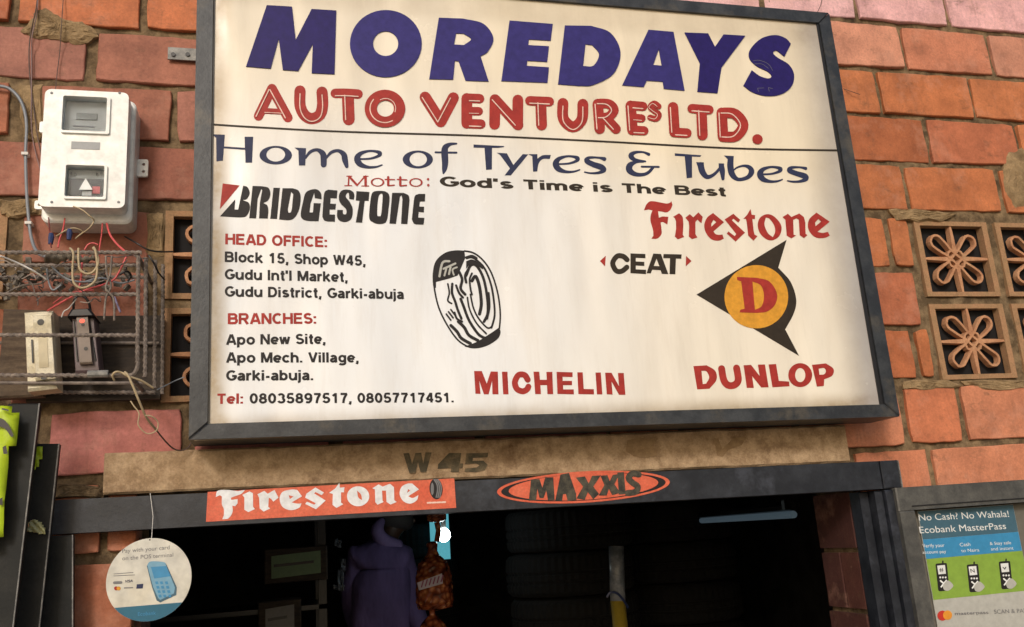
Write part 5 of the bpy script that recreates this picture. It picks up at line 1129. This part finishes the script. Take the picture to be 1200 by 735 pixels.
for cx, sy, s in ((222, 0, '#'), (408, 6, 'N'), (598, -12, '\u221a')):
    d = lambda p: Pp([(cx+q[0], 440+sy+q[1])+tuple(q[2:]) for q in p])
    print_('phone_picture', [[curvy(d([(-38, -75), (-30, -82, 1), (22, -86, 1), (30, -78), (44, 60), (38, 76, 1), (-12, 82, 1), (-22, 74)]))], [d([(0, -84), (2, -100), (10, -100), (10, -84)])]], 'black', YV, po)
    print_('phone_screen', [[d([(-28, -70), (18, -74), (24, -22), (-20, -18)])]]+[[d(ell(-10+k*16, 0, 6, 6, 8))] for k in (0, 1, 2)]+[[stroke(d([(-8, 20), (30, 52)]), .9)], [stroke(d([(26, 18), (-4, 56)]), .9)]], 'printwhite', YV-.0004, po)
    print_('pointing_hand', [[curvy(d([(5, 55), (10, 40, 1), (35, 18, 1), (62, 38, 1), (66, 55, 1), (40, 78, 1), (15, 75, 1)]))]], 'paper', YV-.0009, po)
    text('phone_sign', s if s != '\u221a' else 'v', d([(-14, -34)])[0], d([(10, -36)])[0], 24/5.07, 'black', YV-.0009, po, bold=.01)
print_('logo_disc', [[Pp(ell(225, 667, 30, 30, 24))]], plain('logo_red', (.5, .03, .02, 1), .4), YV, po)
print_('logo_disc', [[Pp(ell(256, 664, 27, 28, 24))]], plain('logo_orange', (.70, .28, .03, 1), .4), YV-.0004, po)
tt('masterpass', (300, 664), (500, 656), 20, 'grey_print', .01); tt('SCAN & PAY', (535, 656), (730, 648), 26, 'grey_print', -.003)

# ================================================================== THINGS INSIDE THE SHOP
YI = 1.2
tb = thing('tube_light', 'short pale blue fluorescent tube glowing under the header inside the shop', 'lamp', P3(880, 600, 1.0))
a = Vector(P3(930, 603, .55)); b = Vector(P3(812, 611, 2.2))
MB().tube([a, b], .013, 10).build('tube', plain('lit_tube', (.1, .15, .2, 1), .4, ((.36, .52, .64, 1), .10)), tb)
d = (b-a).normalized()
MB().box(a.x-.03, a.x+.03, a.y-.0, a.y+.02, a.z+.018, a.z+.05).build('holder', 'black_pl', tb)
MB().tube([a+Vector((.0, .0, .028)), b+Vector((.0, .0, .028))], .016, 6).build('housing', 'black_pl', tb)
# post with yellow sleeve
pp = thing('pipe', 'grey upright pipe with blue strap and yellow lower sleeve inside the shop', 'pipe', P3(725, 735, YI))
p0 = Vector(P3(722, 640, YI)); p1 = Vector(P3(724, 704, YI)); p2 = Vector((p1.x, p1.y, .0))
MB().tube([p0, p1], .031, 14).build('pipe_body', worn('pale_pipe', (.12, .14, .17, 1), (.28, .30, .34, 1), 14, .4, .6, .3, .1), pp, smooth=True)
MB().tube([p1, p2], .030, 14).build('sleeve', plain('yellow_sleeve', (.34, .25, .03, 1), .4), pp, smooth=True)
MB().tube(spline([P3(711, 700, YI-.03), P3(716, 694, YI-.035), P3(724, 696, YI-.035), P3(731, 704, YI-.03), P3(736, 712, YI-.02)], 5), .005, 6).build('strap', 'blue_tape', pp)
# cartons on a rack
rk = thing('storage_rack', 'black steel storage rack standing in the dark left half of the shop', 'rack', (-.1, 2.2, 0))
RX = W(383, 700, 1.9)[0]
for x in (RX-1.0, RX-.035):
    for y in (1.9, 2.35): MB().box(x, x+.035, y, y+.035, 0, 2.2).build('upright', 'black_pl', rk)
for zz in (.5, 1.02, 1.46): MB().box(RX-1.0, RX, 1.9, 2.385, zz, zz+.02).build('shelf', 'black_pl', rk)
def carton(label, px_, lab, Yc, col):
    (a, b, c, d) = px_; q0 = W(a, b, Yc); q1 = W(c, d, Yc)
    o = thing('carton', label, 'box', ((q0[0]+q1[0])/2, Yc, q1[1]), group='cartons on the dark rack')
    MB().prism([(q0[0]-.03, q1[1]-.02), (q1[0]+.03, q1[1]-.02), (q1[0]+.03, q0[1]+.03), (q0[0]-.03, q0[1]+.03)], Yc, Yc+.25, .004).build('box', 'wood_dark', o)
    MB().prism([(q0[0], q1[1]), (q1[0], q1[1]+.01), (q1[0], q0[1]+.01), (q0[0], q0[1])], Yc-.002, Yc).build('box_label', col, o)
    MB().prism([(q0[0]+.01, (q0[1]+q1[1])/2), (q1[0]-.03, (q0[1]+q1[1])/2+.006), (q1[0]-.03, (q0[1]+q1[1])/2+.018), (q0[0]+.01, (q0[1]+q1[1])/2+.012)], Yc-.003, Yc-.0022).build('box_stripe', 'black_pl', o)
carton('dark carton with a dim green printed label on the rack', (318, 652, 376, 674), 0, 1.86, plain('dim_green_label', (.16, .24, .13, 1), .6))
carton('dark carton with a grey ruled label lower on the rack', (311, 714, 345, 740), 0, 1.86, plain('dim_grey_label', (.22, .21, .20, 1), .6))
# foil glints left of the person
ft = thing('foil_strip', 'crumpled silver foil packets hanging left of the person in purple', 'packet', P3(397, 680, 2.3))
for (x0, y0, w_, h_) in ((392, 632, 8, 9), (399, 655, 6, 14), (396, 668, 7, 24), (390, 686, 14, 5)):
    v = [P3(x0+w_*i/3+jit(1), y0+h_*j/3+jit(1), 2.3+jit(.02)) for j in range(4) for i in range(4)]
    mb = MB().add(v, [(j*4+i, j*4+i+1, j*4+i+5, j*4+i+4) for j in range(3) for i in range(3)]); o = mb.build('packet', plain('silver_foil', (.35, .38, .42, 1), .25, metal=.7), ft)
    o.modifiers.new('t', 'SOLIDIFY').thickness = .004
# tyres: bought-in stock standing in stacks
def tyre_mesh():
    R0, w_ = .31, .10; n = 110; prof = [(.19, -.07), (.20, -.085), (.25, -.10), (.29, -.092), (.306, -.075), (.31, -.045), (.303, -.04), (.303, -.03), (.31, -.025), (.31, .0), (.303, .003), (.303, .012), (.31, .017), (.31, .045), (.306, .075), (.29, .092), (.25, .10), (.20, .085), (.19, .07), (.205, .05), (.205, -.05)]
    V = []; Fc = []; m_ = len(prof)
    for i in range(n):
        a = 2*math.pi*i/n
        for j, (r, z_) in enumerate(prof):
            r += -.005 if (i % 2 and r > .300) else 0; V.append((r*math.cos(a), r*math.sin(a), z_))
    for i in range(n):
        for j in range(m_): Fc.append((i*m_+j, ((i+1) % n)*m_+j, ((i+1) % n)*m_+(j+1) % m_, i*m_+(j+1) % m_))
    return MB().add(V, Fc).mesh('tyre')
tm = tyre_mesh(); tm.materials.append(plain('tyre_rubber', (.004, .004, .0045, 1), .9))
LV = ('lowest', 'second', 'third', 'fourth', 'fifth', 'sixth', 'seventh', 'eighth', 'topmost')
for sx_, sy_, cnt, nm_ in ((1.35, 2.0, 9, 'right hand'), (2.05, 2.3, 9, 'far right'), (.72, 3.4, 9, 'middle')):
    for k in range(cnt):
        o = bpy.data.objects.new('tyre', tm); COL.objects.link(o); o.location = (sx_+jit(.012), sy_+jit(.012), .105+k*.203); o.rotation_euler = (0, 0, jit(3))
        o['label'] = LV[k]+' black tyre of the '+nm_+' stack in the dark shop'; o['category'] = 'tyre'; o['group'] = 'tyres stacked inside the shop'
# back window and bulb
bw = thing('shelf_light', 'glowing teal glass panel behind the hanging amber packs', 'light panel', P3(517, 625, 3.0))
q0 = W(503, 585, 3.0); q1 = W(528, 655, 3.0)
MB().box(q0[0], q1[0], 3.0, 3.03, q1[1], q0[1]).build('glass_panel', plain('teal_glow', (.05, .12, .14, 1), .3, ((.10, .42, .50, 1), .9), var=.5), bw)
YBL = 1.75
bl = thing('light_bulb', 'bright white round bulb glowing behind the hanging amber packs', 'bulb', P3(520, 627, YBL))
c = Vector(P3(520, 627, YBL)); prof = [(.029*math.sin(math.pi*k/12)+.001, -.031*math.cos(math.pi*k/12)) for k in range(13)]
MB().lathe(prof, c, 16).build('glass', plain('lit_bulb', (.9, .9, .9, 1), .3, ((.85, 1, 1, 1), 34)), bl, smooth=True)
MB().lathe([(.012, .029), (.012, .065)], c, 12).build('cap', 'steel_light', bl)
# hanging amber packs
def amber_material():
    m, t, b = nodes('amber_net'); P = pos(t)
    v = t.nodes.new('ShaderNodeTexVoronoi'); v.inputs['Scale'].default_value = 42; t.links.new(P, v.inputs['Vector'])
    a = ramp(t, v.outputs['Distance'], [(.1, (.62, .26, .10, 1)), (.5, (.30, .075, .03, 1)), (.9, (.08, .02, .01, 1))])
    t.links.new(a, b.inputs['Base Color']); b.inputs['Roughness'].default_value = .25; bump(t, b, v.outputs['Distance'], .9, .01); return m
M['amber'] = amber_material()
def pack(label, top, bot, rpx, Y, neck):
    a = Vector(P3(*top, Y)); b = Vector(P3(*bot, Y)); h = a.z-b.z; s = rpx*(Y+2.35)/1050
    o = thing('amber_pack', label, 'pack', (b.x, Y, b.z), group='amber packs hanging in a string')
    pr = [(.02*s, h*.0), (.7*s, h*.02), (.98*s, h*.12), (1.0*s, h*.4), (.9*s, h*.66), (.55*s, h*.84), (.16*s, h*.94), (.14*s, h)] if not neck else \
         [(.02*s, 0), (.9*s, h*.04), (1.0*s, h*.14), (.96*s, h*.5), (.80*s, h*.68), (.35*s, h*.80), (.26*s, h*.86), (.30*s, h*.97), (.1*s, h)]
    pr2 = []
    for (r0, z0), (r1, z1) in zip(pr, pr[1:]):
        for k in range(4): pr2.append((r0+(r1-r0)*k/4, z0+(z1-z0)*k/4))
    pr2.append(pr[-1])
    MB().lathe(pr2, (b.x, Y, b.z), 22, lambda i, k: 1+.05*((i+k) % 2)-.02).build('net_body', 'amber', o, smooth=False)
    return o, b, s, h
pack('small amber pack at the top just under the header', (512, 590), (512, 612), 11, 1.5, False)
o, b, s, h = pack('large amber pack with a white printed tag in the middle', (513, 634), (510, 716), 21, 1.5, True)
q = [W(489, 683, 1.38), W(491, 692, 1.38), W(519, 684, 1.38), W(518, 672, 1.38)]
MB().prism(q, 1.38, 1.383).build('tag', plain('white_tag', (.5, .45, .55, 1), .4), o)
print_('tag_print', [[stroke([(494+k*4.6, 688-k*1.3), (496+k*4.6, 681-k*1.3)], .8)] for k in range(6)], plain('violet_print', (.25, .04, .12, 1), .4), 1.378, o)
pack('large amber pack lowest on the string, cut by the frame edge', (511, 715), (510, 800), 21, 1.48, False)
o = MB().tube([P3(512, 612, 1.5), P3(514, 622, 1.5), P3(512, 635, 1.5)], .012, 8).build('cord', 'amber'); o['label'] = 'twisted brown cord joining the top amber pack to the large one'; o['category'] = 'cord'

# ================================================================== PERSON
YPn = 2.35
def scale_px(Y): return (Y+2.35)*1.0/1050
V2 = lambda x, y, d=0: Vector(P3(x, y, YPn))+Vector((0, d, 0))
zh = V2(466, 608).z; H = zh+.12
hip = Vector((W(446, 735, YPn)[0], YPn, H*.53))
pr = thing('person', 'person in a purple hooded top seen from behind in the dark doorway', 'person', (hip.x, YPn, 0))
def skin(name, verts, edges, radii, mat, parent, root=0, sub=2, disp=0):
    me = bpy.data.meshes.new(name); me.from_pydata([tuple(v) for v in verts], edges, []); me.update()
    o = bpy.data.objects.new('t', me); COL.objects.link(o)
    md = o.modifiers.new('s', 'SKIN'); md.use_smooth_shade = True
    for i, r in enumerate(radii):
        sv = me.skin_vertices[0].data[i]; sv.radius = r if isinstance(r, tuple) else (r, r); sv.use_root = (i == root)
    s_ = o.modifiers.new('u', 'SUBSURF'); s_.levels = sub; s_.render_levels = sub
    m2 = bpy.data.meshes.new_from_object(o.evaluated_get(bpy.context.evaluated_depsgraph_get())); bpy.data.objects.remove(o)
    if disp:
        for v in m2.vertices:
            c_ = v.co; v.co += v.normal*disp*(math.sin(c_.z*38+c_.x*21)+.6*math.sin(c_.x*47-c_.z*19))
    return link(name, m2, mat, parent, smooth=True)
X0 = hip.x
V_ = lambda x, y, z: Vector((X0+x, YPn+y, z))
sh = H*.815
NB, HC, HT = V2(455, 632, .02), V2(466, 609, .05), V2(468, 600, .06)
LS, LE, LH = V2(420, 654, .02), V2(413, 704, .06), V2(425, 745, .20)
RS, RE, RH = V2(474, 653, .03), V2(483, 700, .02), V2(492, 742, -.12)
CH = V2(447, 668); BL = V2(447, 705)
foot = lambda x, d=0: Vector((X0+x, YPn+d, .045))
B_ = [V_(0, 0, H*.52), BL, CH, V2(450, 648, .01), NB, V2(460, 621, .035), HC, HT, LS, LE, LH, RS, RE, RH,
      V_(-.10, .0, H*.48), V_(-.11, .02, H*.27), foot(-.11), foot(-.11, .18), V_(.10, 0, H*.48), V_(.11, .02, H*.27), foot(.11), foot(.11, .18)]
E_ = [(0, 1), (1, 2), (2, 3), (3, 4), (4, 5), (5, 6), (6, 7), (3, 8), (8, 9), (9, 10), (3, 11), (11, 12), (12, 13), (0, 14), (14, 15), (15, 16), (16, 17), (0, 18), (18, 19), (19, 20), (20, 21)]
R_ = [(.11, .08), (.10, .07), (.10, .07), (.08, .06), (.05, .05), .052, (.078, .09), (.06, .07), .045, .036, .026, .045, .036, .026, .085, .058, .045, .035, .085, .058, .045, .035]
skin('body', B_, E_, R_, 'skin', pr)
def hand(at, dr, side):
    d = dr.normalized(); u = d.cross(Vector((0, 0, 1))).normalized(); v = [at, at+d*.05, at+d*.085]; e = [(0, 1), (1, 2)]; r = [(.026, .02), (.036, .018), (.034, .015)]
    for k_ in range(4):
        off = (k_-1.5)*.020; L_ = (.075, .085, .080, .062)[k_]; n0 = len(v)
        b0 = at+d*.088+u*off; c_ = d.cross(u)*side
        v += [b0, b0+d*L_*.5+c_*.012, b0+d*L_*.85+c_*.035]; e += [(2, n0), (n0, n0+1), (n0+1, n0+2)]; r += [.010, .009, .007]
    n0 = len(v); v += [at+d*.03+u*.035*side, at+d*.065+u*.055*side, at+d*.09+u*.058*side]; e += [(1, n0), (n0, n0+1), (n0+1, n0+2)]; r += [.013, .011, .009]
    skin('hand', v, e, r, 'skin', pr)
hand(RH, Vector((.1, -.35, -.1)), 1); hand(LH, Vector((.2, .5, -.1)), -1)
# clothes
T_ = [V_(0, 0, H*.44), V_(0, 0, H*.52), BL, CH, V2(449, 652, .01), V2(452, 640, .02), V2(456, 628, .03), LS, LE, LH, RS, RE, RH]
skin('purple_top', T_, [(0, 1), (1, 2), (2, 3), (3, 4), (4, 5), (5, 6), (4, 7), (7, 8), (8, 9), (4, 10), (10, 11), (11, 12)],
     [(.18, .13), (.175, .13), (.165, .125), (.16, .12), (.135, .11), (.10, .09), (.075, .07), .078, .066, .045, .075, .062, .042], 'shirt', pr, sub=3, disp=.003)
skin('hood', [V2(470, 640, -.03), V2(452, 638, -.05), V2(440, 629, -.05), V2(441, 617, -.04), V2(449, 608, -.01)], [(0, 1), (1, 2), (2, 3), (3, 4)], [(.03, .03), (.042, .04), (.052, .04), (.040, .034), (.022, .02)], plain('faded_purple_cloth', (.20, .15, .34, 1), .85), pr, disp=.004)
skin('trousers', [V_(0, 0, H*.50), V_(-.10, 0, H*.46), V_(-.11, .02, H*.27), V_(-.11, .03, .08), V_(.10, 0, H*.46), V_(.11, .02, H*.27), V_(.11, .03, .08)], [(0, 1), (1, 2), (2, 3), (0, 4), (4, 5), (5, 6)], [(.15, .12), .105, .085, .07, .105, .085, .07], 'trouser', pr)
skin('hair', [HC-Vector((.006, .014, .06)), HC-Vector((0, .006, 0)), HT+Vector((0, -.004, .01))], [(0, 1), (1, 2)], [(.080, .09), (.097, .11), (.080, .09)], 'hair', pr)
for s_ in (-1, 1): skin('ear', [HC+Vector((s_*.086, .015, -.02)), HC+Vector((s_*.090, .013, .005))], [(0, 1)], [(.008, .015), (.010, .017)], 'skin', pr, sub=1)
print('objects', len(bpy.data.objects), 'tris', sum(len(o.data.loop_triangles) if not o.data.calc_loop_triangles() else 0 for o in bpy.data.objects if o.type == 'MESH'))
